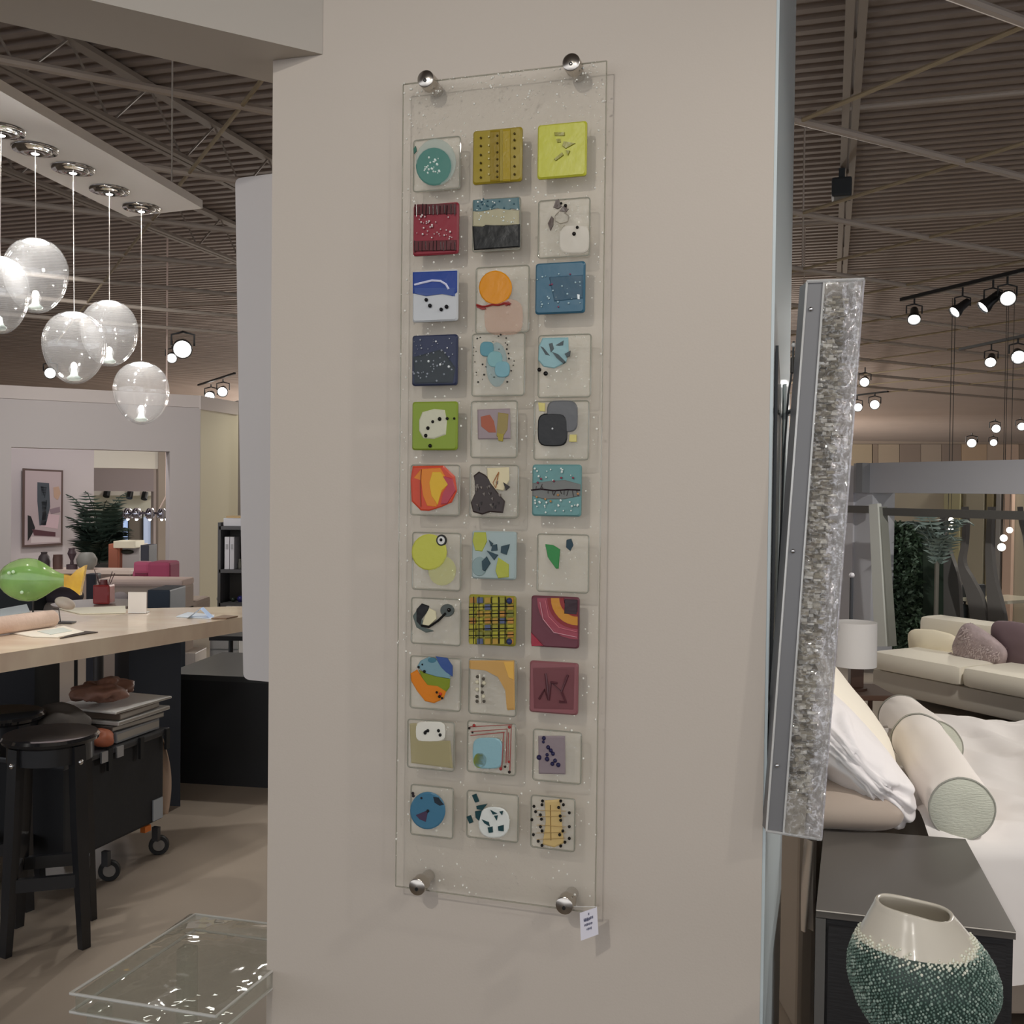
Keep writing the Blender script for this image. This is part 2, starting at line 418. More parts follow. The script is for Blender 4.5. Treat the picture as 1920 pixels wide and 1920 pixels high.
# display niche: lit glass panels between dark frames
dn = thing('display_window', BW3.hit(235, 1020, .1), 'tall lit display window in the nook behind the palm', 'window')
for (x0, y0, x1, y1, h, e, nm) in [(181, 959, 230, 1070, '2E3A36', 0, 'dark_pane'), (230, 968, 241, 1070, '9FB6DC', .9, 'lit_pane'), (241, 972, 268, 1070, '726C64', 0, 'curtain_panel'), (268, 970, 284, 1070, 'A9B6CF', .5, 'pale_pane')]:
    pl = BW3; pts = [pl.hit(x0, y0, .06), pl.hit(x1, y0, .06), pl.hit(x1, y1, .06), pl.hit(x0, y1, .06)]
    B().prism(pts, -pl.n*.04).obj(nm, mat(h, .3, emit=e), dn)
for x in (181, 230, 241, 268, 284):
    B().prism([BW3.hit(x-1, 958, .1), BW3.hit(x+1, 958, .1), BW3.hit(x+1, 1070, .1), BW3.hit(x-1, 1070, .1)], -BW3.n*.05).obj('mullion', mat('2B2C2D', .4), dn)

# ---- right block
RB = Plane(at(1600, 930, 9.7), AA+pi/2)
zb0, zb1 = RB.hit(1640, 924).z, RB.hit(1640, 868).z
mr = mat('86868A', .7, k=.6)
wrect(RB, 1600, 2100, zb0, zb1, 'wall_back', mr, 'long blue grey header beam over the right display bay', thick=.3)
wrect(RB, 1560, 1600, 0, zb1-.02, 'wall_back', mat('A3A2A6', .7), 'pale grey pier left of the display bay', thick=.3)
wrect(RB, 1600, 1636, 0, zb0, 'wall_back', mat('9A9BA0', .6), 'pale grey wall panel behind the table lamp', thick=.3, off=-.02)
wrect(RB, 1604, 1616, zb0, zb1, 'trim_6', mat('66676A', .7), 'darker grey upright on the header beam', thick=.1, off=.1)
zr0, zr1 = RB.hit(1700, 964).z, RB.hit(1700, 950).z
wrect(RB, 1650, 2100, zr0-.01, zr1-.01, 'trim_7', mat('3F3E3C', .5), 'dark horizontal rail below the header beam', thick=.06, off=.35)
wrect(RB, 1586, 1628, zr0, zr1, 'trim_8', mat('4A4845', .5), 'short dark rail on the pale pier', thick=.05, off=.1)
fr = thing('leaning_frame', RB.hit(1650, 1200, .5), 'tall pale grey frame post leaning beside the dark hedge', 'frame')
B().prism([RB.hit(1629, 946, .4), RB.hit(1645, 944, .4), RB.hit(1661, 1212, .4), RB.hit(1640, 1212, .4)], -RB.n*.05).obj('post', mat('A5A7A2', .5), fr)
B().prism([RB.hit(1645, 950, .38), RB.hit(1650, 950, .38), RB.hit(1668, 1212, .38), RB.hit(1661, 1212, .38)], -RB.n*.09).obj('inner_edge', mat('6E6F69', .5), fr)
RB2 = Plane(RB.P+AD*2.6, AA+pi/2)
wrect(RB2, 1560, 2200, 0, RB2.hit(1700,890).z, 'wall_back', mat('B0A998', .8, k=.75), 'warm beige wall at the back of the display bay')
for i, (x0, x1, h) in enumerate([(1770, 1800, 'A39E7E'), (1812, 1845, '9A9483'), (1850, 1862, '857A5E'), (1868, 1876, '8A8886'), (1882, 1898, 'C2A898')]):
    wrect(RB2, x0, x1, .1, RB2.hit(1700,892).z, 'trim_9', mat(h, .7, k=.75), ['olive', 'taupe', 'dark olive', 'grey', 'salmon'][i]+' wall strip in the display bay', thick=.05, off=.06)
# far end wall with tan blocks
FW = Plane((0, 60), 0)
wrect(FW, -600, 2600, 0, 4.8, 'wall_back', mat('8A7C70', .8, k=.8), 'brown end wall far beyond the display bay')
fb = thing('block_band', FW.hit(1750, 860, .3), 'band of tan and brown wall blocks under the roof at the far end', 'wall panelling')
for (x0, x1, h) in [(1598, 1635, '91836F'), (1637, 1646, '7A6C60'), (1647, 1686, '8F8171'), (1687, 1726, '776A61'), (1727, 1765, '8B7E72'), (1766, 1802, '786B62'), (1803, 1850, '9A8570'), (1851, 1884, '978576'), (1885, 1910, 'A58F80'), (1911, 1960, '7A6C60')]:
    p = [FW.hit(x0, 833, .2), FW.hit(x1, 833, .2), FW.hit(x1, 885, .2), FW.hit(x0, 885, .2)]
    B().prism(p, -FW.n*.2).obj('block', mat(h, .8, k=.8), fb)
b = B().box((-30, 30, 2.4), (.2, 60, 4.8)); struct(b, 'wall_left', m1, 'side wall of the store far left')
b = B().box((34, 30, 2.4), (.2, 60, 4.8)); struct(b, 'wall_right', m1, 'side wall of the store far right')
# ================================================================ THE FUSED GLASS ARTWORK
GO = .040                                  # glass back face stands off the wall
GT = .007
def SZ(x, y, off=GO): return W.sz(x, y, off)
def PT(a, z, off=GO): return W.pt(a, z, off)
gl_root = thing('glass_artwork', W.hit(935, 930, GO), 'tall clear fused glass panel with three columns of coloured glass tiles on steel standoffs', 'wall art')
M_G = clear('FFFFFD', 1.0, veil=.15, veilcol='FFFAEE', bump=1.0, bscale=110, gl=.01, rough=.06, name='textured_glass')
M_GE = clear('C9CCC2', .62, veil=.22, veilcol='B9B6A8', gl=.05, name='glass_rim')
M_T = clear('FFFFFD', 1.0, veil=.20, veilcol='FFFBF0', bump=1.0, bscale=70, gl=.03, rough=.04, name='tile_glass')
M_TE = clear('DDE0D8', .8, veil=.25, veilcol='DAD8CC', gl=.08, name='tile_rim')
def inset_poly(a0, a1, z0, z1, r=.006, n=4, wob=0):
    p = []
    for cx, cz, st in ((a1-r, z1-r, 0), (a0+r, z1-r, 90), (a0+r, z0+r, 180), (a1-r, z0+r, 270)):
        for i in range(n+1):
            t = radians(st+90*i/n); p.append((cx+r*cos(t)+random.uniform(-wob, wob), cz+r*sin(t)+random.uniform(-wob, wob)))
    return p
# the glass sheet: rim + gently rippled front made as a real relief
a00, z00 = SZ(751, 1670); a10, z10 = SZ(1116, 1702); a01, z01 = SZ(749, 162); a11, z11 = SZ(1135, 114)
A0, A1 = (a00+a01)/2, (a10+a11)/2+.002; Z0, Z1 = (z00+z10)/2, (z01+z11)/2
def sheet():
    b = B(); nu, nv = 70, 260
    def fr(u, v):
        a = A0+(A1-A0)*u; z = Z0+(Z1-Z0)*v
        h = .0016*noise.noise(V((a*28, z*28, 0)))+.0009*noise.noise(V((a*75, z*75, 3)))
        e = min(1, min(u, 1-u)*12, min(v, 1-v)*40)
        return PT(a, z, GO+GT+h-.003*(1-e))
    b.grid(fr, nu, nv, 0)
    k = len(b.v); b.v += [PT(A0, Z0), PT(A1, Z0), PT(A1, Z1), PT(A0, Z1)]; c = [PT(A0, Z0), PT(A1, Z0), PT(A1, Z1), PT(A0, Z1)]; ff = [PT(A0, Z0, GO+GT-.003), PT(A1, Z0, GO+GT-.003), PT(A1, Z1, GO+GT-.003), PT(A0, Z1, GO+GT-.003)]
    for i in range(4):
        j = (i+1) % 4; b.add([c[i], c[j], ff[j], ff[i]], [(0, 1, 2, 3)], 1)
    return b
sheet().obj('glass_sheet', [M_G, M_GE], gl_root, smooth='full')
# thick polished rim bars of the sheet
rb = B(); t = .0016
for q in ([(A0, Z0), (A1, Z0)], [(A1, Z0), (A1, Z1)], [(A1, Z1), (A0, Z1)], [(A0, Z1), (A0, Z0)]):
    rb.tube([PT(*q[0], GO+.003), PT(*q[1], GO+.003)], t, 6)
rb.obj('polished_rim', clear('E8E8DE', .9, veil=.3, veilcol='DAD5C8', gl=.08, name='rim2'), gl_root, smooth=True)

TO = GO+GT                                # tiles sit on the front of the sheet
def seen(px, py): return W.sz(px, py, TO+.004)
GM = {}
def gmat(h, rough=.16, bump=.12, a=1.0):
    c = [int(h[i:i+2], 16) for i in (0, 2, 4)]; g = sum(c)/3; h = '%02X%02X%02X' % tuple(int(x*.87+g*.13) for x in c)
    m = mat(h, rough, bump=bump, bscale=45, k=.84, coat=.04, alpha=a)
    m.node_tree.nodes['Principled BSDF'].inputs['Specular IOR Level'].default_value = .28
    return m
ROT = {}
class Tile:
    def __init__(s, x0, y0, x1, y1, label, base=None, th=.007, r=.006, alpha=1, tilt=True):
        s.sk = 0
        xm, ym = (x0+x1)/2, (y0+y1)/2
        a0, a1 = seen(x0, ym)[0], seen(x1, ym)[0]; zt_, zb_ = seen(xm, y0)[1], seen(xm, y1)[1]
        poly = inset_poly(a0, a1, zb_, zt_, r)
        s.th = th; s.n = 0
        m = M_T if base is None else gmat(base, .3, .06, a=alpha)
        b = B()
        b.dome([PT(a, z, TO) for a, z in poly], W.n, th, .06)
        s.o = b.obj('glass_tile', m, gl_root); s.o['label'] = label
        s.box_ = (a0, a1, zb_, zt_); s.lay = th
        if base is None:                   # raised wavy lip of a clear tile
            rim = [PT(a, z, TO+th*.8) for a, z in poly]; rim.append(rim[0])
            B().tube(rim, .0014, 5).obj('tile_lip', M_TE, s.o, smooth=True)
    def poly(s, col, pts, nm='inlay', t=.0016, px=True, a=1.0, rough=.26, bump=.1, flat=False):
        s.n += 1; off = TO+s.th*.75+.0005*min(s.n, 6)
        q = [PT(*seen(*p), off) if px else PT(*p, off) for p in pts]
        b = B().prism(q, W.n*(s.th*.25+.0010)) if flat else B().dome(q, W.n, s.th*.25+.0012, .07)
        b.obj(nm, gmat(col, rough, bump, a), s.o); return s
    def ell(s, col, cx, cy, rx, ry, nm='inlay', n=20, e=1.0, **k):
        pts = []
        for i in range(n):
            th = 2*pi*i/n; c_, s_ = cos(th), sin(th)
            pts.append((cx+rx*math.copysign(abs(c_)**e, c_), cy+ry*math.copysign(abs(s_)**e, s_)))
        return s.poly(col, pts, nm, **k)
    def dots(s, col, ps, r=3.2, nm='bead'):
        b = B()
        for p in ps:
            rr = p[2] if len(p) > 2 else r
            b.ball(PT(*seen(p[0], p[1]), TO+s.th+.0014+.0005*min(s.n, 6)), rr/1920*2.15, 8, 5)
        o = b.obj(nm, gmat(col, .1, 0), s.o, smooth='full'); o['kind'] = 'stuff'; return s
    def line(s, col, ps, wpx=2.5, nm='stringer'):
        s.n += 1
        B().tube([PT(*seen(*p), TO+s.th+.0008+.0005*min(s.n, 6)) for p in ps], wpx/2/1920*2.15, 6).obj(nm, gmat(col, .15, 0), s.o, smooth=True); return s
rr = random.Random(3)
# row 1
t = Tile(776, 260, 863, 357, 'clear glass tile with a speckled teal disc')
t.ell('B4C2BA', 818, 305, 38, 44, 'pale_disc', a=.45); t.ell('4F8278', 815, 313, 34, 36, 'teal_disc')
t.dots('D9E6E0', [(797+rr.random()*30, 296+rr.random()*30, 1.2+rr.random()*1.3) for _ in range(26)], nm='white_frit'); t.poly('3F6E60', [(777, 280), (781, 275), (783, 284), (778, 290)])
t = Tile(887, 242, 979, 343, 'olive mustard glass tile with rows of dark dots', '99841F')
t.poly('8A7418', [(920, 246), (938, 245), (938, 341), (920, 342)], 'darker_stripe'); t.poly('A28A1E', [(944, 244), (958, 243), (958, 341), (944, 341)], 'amber_stripe')
t.dots('4A3D14', [(903, y) for y in (260, 275, 292, 307, 320, 334)]+[(934, y) for y in (256, 270, 287, 300, 312, 323, 333)]+[(966, y) for y in (252, 264, 279, 295, 313, 328)], 2.2)
t.dots('D8D29A', [(918, y) for y in (258, 274, 287, 299, 313, 328)], 1.7, 'pale_bead')
t = Tile(1008, 231, 1100, 333, 'lime yellow glass tile with small tan scraps', 'B9BB2E')
for q in ([(1040, 249), (1060, 249), (1060, 256), (1041, 256)], [(1044, 262), (1051, 261), (1053, 268), (1046, 269)], [(1058, 266), (1080, 270), (1062, 280), (1055, 275)], [(1040, 300), (1055, 287), (1058, 292), (1043, 303)], [(1062, 283), (1070, 284), (1066, 293)]):
    t.poly('8E8A2A', q, 'scrap')
# row 2
t = Tile(775, 382, 860, 478, 'dark red glass tile with black comb marks at top and bottom', '8C2A36')
for (ya, yb) in ((386, 404), (455, 472)):
    t.poly('5E2A2E', [(778, ya-2), (857, ya-4), (857, yb-2), (778, yb)], 'dark_band')
    for i in range(12):
        x = 781+i*6.6+rr.uniform(-1.5, 1.5); t.line('2A1D1E', [(x, ya+rr.uniform(-3, 3)), (x+rr.uniform(-1, 1), yb+rr.uniform(-3, 3))], 1.8, 'comb_mark')
t.dots('D6C8C8', [(783+rr.random()*70, 405+rr.random()*45, .8+rr.random()*1.4) for _ in range(34)], nm='white_frit')
t = Tile(887, 373, 976, 470, 'landscape glass tile, teal above cream above black')
t.poly('53727A', [(888, 376), (974, 371), (975, 394), (960, 392), (950, 399), (935, 391), (915, 395), (900, 398), (888, 396)], 'teal_band'); t.poly('B4AE8C', [(888, 398), (905, 397), (940, 392), (974, 396), (974, 422), (905, 426), (888, 425)], 'cream_band', a=.75)
t.poly('1F2021', [(887, 425), (906, 426), (911, 422), (950, 424), (976, 421), (976, 464), (930, 467), (890, 470)], 'black_band', t=.003)
t.dots('DDE6E4', [(890+rr.random()*84, 376+rr.random()*44, .8+rr.random()*1.3) for _ in range(26)], nm='white_frit'); t.dots('3C5F6E', [(890+rr.random()*82, 374+rr.random()*18, 1.6) for _ in range(16)], nm='blue_frit')
t = Tile(1010, 374, 1106, 482, 'clear glass tile with a ring of brown shards')
for q in ([(1043, 376), (1048, 374), (1054, 388), (1047, 393), (1038, 390)], [(1056, 388), (1064, 386), (1062, 398), (1050, 397)], [(1035, 406), (1039, 410), (1038, 424), (1033, 434), (1028, 420)], [(1059, 390), (1067, 393), (1060, 402)]): t.poly('4A3A33', q, 'brown_shard')
t.line('8A8274', [(1050, 398), (1042, 406), (1042, 415), (1052, 421), (1066, 417), (1068, 407), (1060, 399)], 1.6); t.poly('9A937F', [(1048, 421), (1060, 424), (1052, 434)], 'grey_shard'); t.dots('1A1614', [(1084, 428, 3), (1078, 440, 3.8), (1054, 383, 2.5), (1062, 387, 3)]); t.ell('DAD4C8', 1078, 450, 28, 26, 'pale_patch', e=.5, a=.4)
# row 3
t = Tile(774, 507, 859, 603, 'glass tile with deep blue sky over white and a white arc', 'B9BCC0')
t.poly('26408F', [(775, 511), (858, 508), (858, 548), (850, 556), (835, 551), (815, 554), (795, 549), (775, 551)], 'blue_field'); t.poly('3E57A0', [(776, 540), (856, 540), (854, 556), (830, 552), (800, 556), (777, 551)], 'blue_fringe', a=.8)
t.line('C9CCE4', [(779, 535), (795, 531), (812, 527), (828, 528), (838, 534), (843, 543)], 4.5, 'white_arc'); t.dots('15151A', [(801, 563, 3.6), (808, 574, 4), (829, 581, 3.6), (839, 576, 4)])
t = Tile(893, 500, 992, 624, 'clear glass tile with an orange sun over a red squiggle')
t.ell('D0A890', 945, 595, 36, 34, 'peach_patch', a=.35, e=.6); t.ell('D88608', 930, 540, 31, 32, 'orange_disc', t=.003); t.line('8E2A28', [(895, 573), (905, 576), (915, 575), (925, 572), (935, 573), (948, 570), (958, 572)], 4, 'red_squiggle'); t.poly('8E2A28', [(894, 570), (904, 573), (914, 580), (906, 582), (895, 577)], 'red_scrap'); t.poly('8E2A28', [(943, 568), (955, 566), (960, 570), (950, 575)], 'red_scrap')
t = Tile(1004, 492, 1097, 588, 'steel blue glass tile with small pale flecks', '30617A')
t.poly('2B5672', [(1030, 520), (1094, 516), (1094, 560), (1040, 566)], 'darker_patch', a=.5); t.dots('A9C4CC', [(1008+rr.random()*84, 497+rr.random()*84, .8+rr.random()*1.4) for _ in range(22)], nm='pale_frit'); t.dots('8C4460', [(1070, 515, 1.7), (1036, 534, 2), (1048, 576, 1.7), (1032, 535, 1.5)], nm='red_fleck'); t.poly('DFE9EC', [(1083, 552), (1088, 553), (1088, 562), (1084, 562)], 'white_fleck')
# row 4
t = Tile(773, 628, 858, 723, 'navy blue glass tile with a field of tiny specks', '2E3550')
t.poly('48504C', [(776, 670), (830, 655), (855, 690), (850, 718), (778, 720)], 'grey_patch', a=.5); t.dots('8E93A0', [(776+rr.random()*78, 632+rr.random()*86, .7+rr.random()*1.6) for _ in range(52)], nm='grey_frit'); t.dots('E4E7EC', [(819, 641, 2), (805, 678, 2.4), (827, 684, 2.4), (843, 688, 2.6), (840, 653, 1.5)], nm='white_frit')
t = Tile(886, 625, 984, 742, 'clear glass tile with three linked blue blobs and black specks')
t.ell('8FB0B4', 932, 684, 20, 42, 'halo', a=.4); t.ell('4E8896', 914, 655, 13, 14, 'blue_blob', e=.7); t.ell('6FA0A4', 929, 674, 14, 15, 'blue_blob', e=.8); t.ell('6A9CA8', 943, 693, 14, 15, 'blue_blob', e=.7)
t.dots('2A2826', [(x+rr.uniform(-3, 3), y+rr.uniform(-3, 3), .9+rr.random()*1.1) for x, y in [(897, 636), (905, 634), (893, 650), (897, 660), (889, 668), (895, 678), (905, 684), (914, 690), (893, 698), (912, 702), (895, 707), (909, 714), (901, 716), (930, 705), (951, 714), (963, 697), (963, 680), (962, 688), (957, 672), (957, 662), (950, 655), (938, 656), (948, 644), (955, 646), (935, 632), (928, 640), (951, 633), (943, 630)]], nm='speck')
t = Tile(1010, 628, 1108, 745, 'clear glass tile with a light blue blob under dark shards')
t.poly('7FA8AE', [(1018, 634), (1066, 633), (1067, 660), (1062, 680), (1040, 691), (1020, 688), (1010, 676), (1011, 650)], 'blue_blob')
for q in ([(1014, 649), (1020, 652), (1033, 668), (1024, 666)], [(1030, 645), (1037, 643), (1040, 655), (1034, 662)], [(1043, 648), (1058, 639), (1057, 648), (1048, 649)], [(1036, 660), (1048, 665), (1062, 679), (1058, 683), (1045, 672)], [(1060, 664), (1071, 658), (1070, 668), (1064, 671)]): t.poly('39474A', q, 'dark_shard')
t.dots('101010', [(1013, 694, 4), (1025, 701, 4.4)])
# row 5
t = Tile(773, 753, 858, 844, 'grass green glass tile with a cream oval and black beads', '7F9626')
t.poly('BDBBA2', [(793, 773), (815, 767), (835, 769), (839, 790), (837, 815), (815, 823), (795, 822), (787, 808), (787, 788)], 'cream_oval'); t.dots('14130F', [(840, 785, 3), (853, 785, 2.4), (826, 786, 4), (813, 791, 3.2), (804, 803, 3.8), (800, 817, 3.8), (808, 836, 3.8)])
t = Tile(884, 752, 970, 858, 'clear glass tile with a mauve square, orange and olive patches')
t.poly('8F7F82', [(896, 768), (957, 766), (958, 823), (897, 824)], 'mauve_square'); t.poly('A04E32', [(902, 781), (920, 777), (928, 790), (932, 812), (918, 812), (903, 800)], 'orange_patch'); t.poly('8F7C40', [(935, 773), (955, 776), (953, 806), (940, 826), (932, 818)], 'olive_patch'); t.poly('9A8A20', [(933, 812), (946, 814), (944, 828), (936, 827)], 'yellow_patch')
t = Tile(1002, 752, 1104, 862, 'clear glass tile with overlapping grey and black rounded squares')
t.ell('5F6063', 1055, 781, 29, 30, 'grey_square', e=.5, t=.002); t.ell('232426', 1037, 806, 28, 31, 'black_square', e=.5, t=.004); t.dots('C9CCD0', [(1037, 804, 2)]); t.poly('C9BC6A', [(1010, 755), (1023, 756), (1023, 772), (1012, 771)], 'yellow_square'); t.poly('C9BC6A', [(1069, 815), (1082, 815), (1082, 829), (1068, 829)], 'yellow_square')
# row 6
t = Tile(771, 872, 862, 966, 'clear glass tile filled by a red and orange faceted octagon')
t.poly('C94226', [(775, 874), (833, 873), (854, 893), (858, 920), (848, 942), (828, 951), (805, 958), (790, 957), (773, 940), (771, 900)], 'red_octagon', t=.002); t.poly('D8791A', [(776, 895), (790, 878), (828, 876), (842, 900), (838, 915), (826, 930), (820, 952), (802, 950), (794, 930), (790, 900)], 'orange_facet', t=.003)
t.poly('D8A81C', [(812, 884), (828, 884), (845, 906), (830, 920), (822, 948), (810, 930), (806, 905)], 'yellow_facet', t=.003); t.poly('B03A48', [(832, 892), (850, 897), (856, 920), (840, 945), (828, 946), (832, 925), (842, 908)], 'crimson_facet', t=.003); t.line('8E3A1C', [(792, 880), (790, 910), (791, 950)], 1.6)
t = Tile(882, 872, 972, 970, 'clear glass tile with a dark brown shard heap over cream')
t.poly('CFC39A', [(914, 878), (955, 876), (956, 900), (945, 920), (930, 918), (915, 900)], 'cream_patch'); t.poly('3B302E', [(899, 884), (910, 890), (918, 897), (924, 910), (936, 926), (948, 940), (944, 962), (920, 960), (905, 965), (888, 960), (884, 942), (892, 925), (891, 902), (889, 892)], 'brown_heap', t=.003)
for _ in range(22): x, y = 892+rr.random()*46, 900+rr.random()*56; t.poly(rr.choice(['5C524A', '6E6660', '2A2422', '7A6F66']), [(x, y), (x+5, y-3+rr.random()*3), (x+4, y+5)], 'shard')
t.poly('2A2422', [(945, 904), (958, 913), (950, 920)], 'black_shard'); t.line('A86A3A', [(937, 885), (926, 905), (931, 915), (937, 885)], 1.5)
t = Tile(998, 871, 1090, 968, 'teal glass tile with a grey band, white specks and a dark line', '5E8F8F')
t.poly('7A7A76', [(999, 906), (1030, 902), (1060, 900), (1089, 908), (1089, 930), (1060, 936), (1020, 936), (999, 930)], 'grey_band', a=.8); t.line('2A2024', [(997, 919), (1015, 917), (1040, 920), (1065, 918), (1089, 919)], 3, 'dark_line')
for i in range(11): x = 1006+i*7.6; t.line('3A3030', [(x, 919), (x+rr.uniform(-5, 5), 919+rr.choice([-1, 1])*rr.uniform(6, 12))], 1.2, 'twig')
t.dots('DDE5E0', [(1002+rr.random()*84, rr.choice([878+rr.random()*24, 938+rr.random()*24]), 1.2+rr.random()*1) for _ in range(34)], nm='white_frit'); t.dots('8A3A4A', [(1016, 898), (1040, 902), (1054, 896), (1076, 896), (1010, 905)], 2.2, 'red_fleck'); t.dots('B9824A', [(1008, 932), (1048, 928), (1034, 940), (1085, 926), (1024, 936)], 2.2, 'amber_fleck')
# row 7
t = Tile(774, 999, 864, 1106, 'clear glass tile with a pale lime disc and a small eye')
t.ell('CFD07A', 830, 1070, 26, 28, 'pale_glow', a=.35); t.ell('BDBE42', 806, 1035, 33, 34, 'lime_disc', a=.95); t.ell('20201C', 829, 1013, 10, 11, 'black_ring', e=1); t.ell('C9C9C4', 829, 1013, 7.2, 8, 'white_ring', t=.003); t.dots('101010', [(829, 1012, 3.2)])
t = Tile(885, 996, 968, 1086, 'pale blue glass tile with lime patches and dark blue shards', 'A2B4B4', alpha=.85)
t.poly('A8AE3A', [(890, 998), (912, 998), (914, 1015), (905, 1034), (892, 1032), (887, 1014)], 'lime_patch'); t.poly('A8AE3A', [(935, 1045), (955, 1058), (955, 1082), (935, 1084), (930, 1070)], 'lime_patch'); t.ell('8FA9A9', 900, 1062, 14, 18, 'grey_blue_patch', a=.6)
for q in ([(924, 1022), (933, 1020), (934, 1032), (922, 1033)], [(941, 1024), (957, 1020), (951, 1040), (940, 1036)], [(914, 1032), (935, 1040), (928, 1050)], [(905, 1052), (914, 1043), (921, 1056), (911, 1071), (906, 1068)], [(918, 1012), (926, 1019), (922, 1024)]): t.poly('27414C', q, 'navy_shard')
t = Tile(1008, 1002, 1104, 1110, 'clear glass tile with a green wedge and a navy chip')
t.poly('2E8440', [(1023, 1020), (1038, 1022), (1051, 1030), (1048, 1066), (1043, 1066), (1028, 1045)], 'green_wedge', t=.003); t.poly('1F3A48', [(1063, 1012), (1072, 1010), (1076, 1022), (1070, 1033), (1062, 1026)], 'navy_chip', t=.003)
# row 8
t = Tile(772, 1122, 864, 1208, 'clear glass tile with a black and cream swirl')
t.poly('55605C', [(775, 1155), (785, 1140), (800, 1133), (792, 1160), (800, 1178), (815, 1183), (800, 1186), (782, 1176)], 'grey_swirl'); t.poly('1D1E1E', [(782, 1142), (792, 1131), (806, 1136), (803, 1146), (792, 1160), (790, 1174), (782, 1165)], 'black_swirl'); t.poly('CFC7A2', [(806, 1140), (818, 1146), (820, 1160), (806, 1173), (793, 1171), (798, 1155)], 'cream_swirl'); t.ell('4E5552', 840, 1144, 13, 12, 'grey_blob'); t.line('1D1E1E', [(792, 1172), (806, 1175), (824, 1163), (838, 1149)], 5, 'black_tail'); t.dots('14110F', [(844, 1143, 4)])
t = Tile(879, 1116, 967, 1210, 'mosaic glass tile of olive squares ruled with black lines', '8F8A2A')
for i in range(6):
    for j in range(7):
        x = 881+i*14.2; y = 1119+j*12.8
        t.poly(rr.choice(['A09A28', '8F8A2A', 'A8862E', '7A7A30', '505A7A', 'B07A30', '98922A', 'A59C2C']), [(x+1, y+1), (x+12, y+.5), (x+12.5, y+11), (x+1, y+11.5)], 'mosaic_piece')
for x in (890, 900, 924, 937, 949): t.line('1C1A18', [(x, 1118), (x+rr.uniform(-1, 1), 1206)], 2, 'black_line')
for y in (1137, 1150, 1163, 1178, 1190): t.line('1C1A18', [(881, y+1), (965, y-1)], 2, 'black_line')
t.dots('2E3768', [(957, 1126, 6), (957, 1202, 6)], nm='blue_dot')
t = Tile(996, 1118, 1086, 1214, 'maroon glass tile with a rainbow arc in one corner', '6B3A44')
def arc(r0, r1, c, nm):
    cx, cy = 1084, 1121; pts = [(cx-r1*cos(a), cy+r1*sin(a)*1.02) for a in [pi/2*i/8 for i in range(9)]]+[(cx-r0*cos(a), cy+r0*sin(a)*1.02) for a in [pi/2*(8-i)/8 for i in range(9)]]
    t.poly(c, pts, nm, flat=True)
arc(56, 76, '9C4452', 'rose_arc'); arc(50, 57, '8A2C30', 'red_arc'); arc(34, 50, 'C8862A', 'orange_arc'); arc(26, 34, '8E2C2C', 'dark_red_arc'); t.poly('3B2A30', [(1060, 1123), (1084, 1124), (1083, 1152), (1059, 1150)], 'dark_corner', t=.003); t.poly('A03040', [(997, 1185), (1020, 1210), (998, 1211)], 'red_corner'); t.line('C9909A', [(1014, 1128), (1020, 1160), (1040, 1185), (1083, 1194)], 1.6); t.line('C9707A', [(1024, 1125), (1030, 1155), (1050, 1176), (1083, 1184)], 1.4)
# row 9
t = Tile(770, 1232, 864, 1330, 'clear glass tile with a round patchwork of blue, green and orange')
t.poly('DA7A18', [(783, 1255), (793, 1270), (803, 1283), (822, 1285), (838, 1295), (832, 1310), (815, 1318), (798, 1314), (783, 1295), (772, 1276), (771, 1262)], 'orange_patch', t=.003); t.poly('7A8A1E', [(786, 1255), (800, 1262), (820, 1268), (845, 1272), (844, 1288), (838, 1296), (822, 1286), (803, 1284), (793, 1271)], 'green_patch', t=.003)
t.poly('6E94A0', [(783, 1250), (790, 1238), (806, 1231), (820, 1236), (832, 1252), (846, 1265), (845, 1272), (820, 1268), (800, 1262)], 'blue_patch', t=.003); t.poly('35508F', [(818, 1230), (840, 1233), (850, 1248), (850, 1268), (838, 1260), (828, 1250)], 'deep_blue_patch', t=.003); t.ell('3F7386', 812, 1237, 8, 5); t.dots('151515', [(787, 1250, 2.6), (794, 1245, 1.8), (798, 1258, 3), (821, 1297, 2.4), (826, 1305, 3), (831, 1308, 2.4)]); t.dots('C93A2E', [(828, 1300, 3)], nm='red_fleck')
t = Tile(880, 1236, 968, 1340, 'clear glass tile with a yellow orange corner and beaded white stick')
t.poly('C99A52', [(881, 1238), (965, 1238), (966, 1330), (953, 1331), (950, 1295), (935, 1268), (910, 1255), (881, 1252)], 'amber_corner', a=.9); t.poly('DCA848', [(945, 1240), (964, 1240), (965, 1275), (955, 1270)], 'bright_corner'); t.line('D8D4C4', [(901, 1263), (902, 1318)], 3, 'white_stick')
t.dots('4F4A40', [(897, 1268), (908, 1272), (906, 1285), (906, 1297), (896, 1305), (909, 1314), (896, 1314)], 3.2); t.dots('C9C2A8', [(909, 1280), (896, 1278), (896, 1292), (908, 1305)], 4, 'pale_bead')
t = Tile(993, 1241, 1084, 1338, 'dusty mauve pink glass tile with a dark letter like zigzag', '8A5358')
t.poly('7A444A', [(1000, 1252), (1078, 1250), (1076, 1330), (1002, 1328)], 'darker_field', a=.35)
for ps in ([(1012, 1310), (1022, 1292), (1030, 1312), (1024, 1262)], [(1030, 1312), (1034, 1278), (1054, 1296), (1066, 1265)], [(1054, 1296), (1062, 1316), (1050, 1314)], [(1034, 1278), (1046, 1280)]): t.line('5A3238', ps, 4.5, 'dark_zigzag')
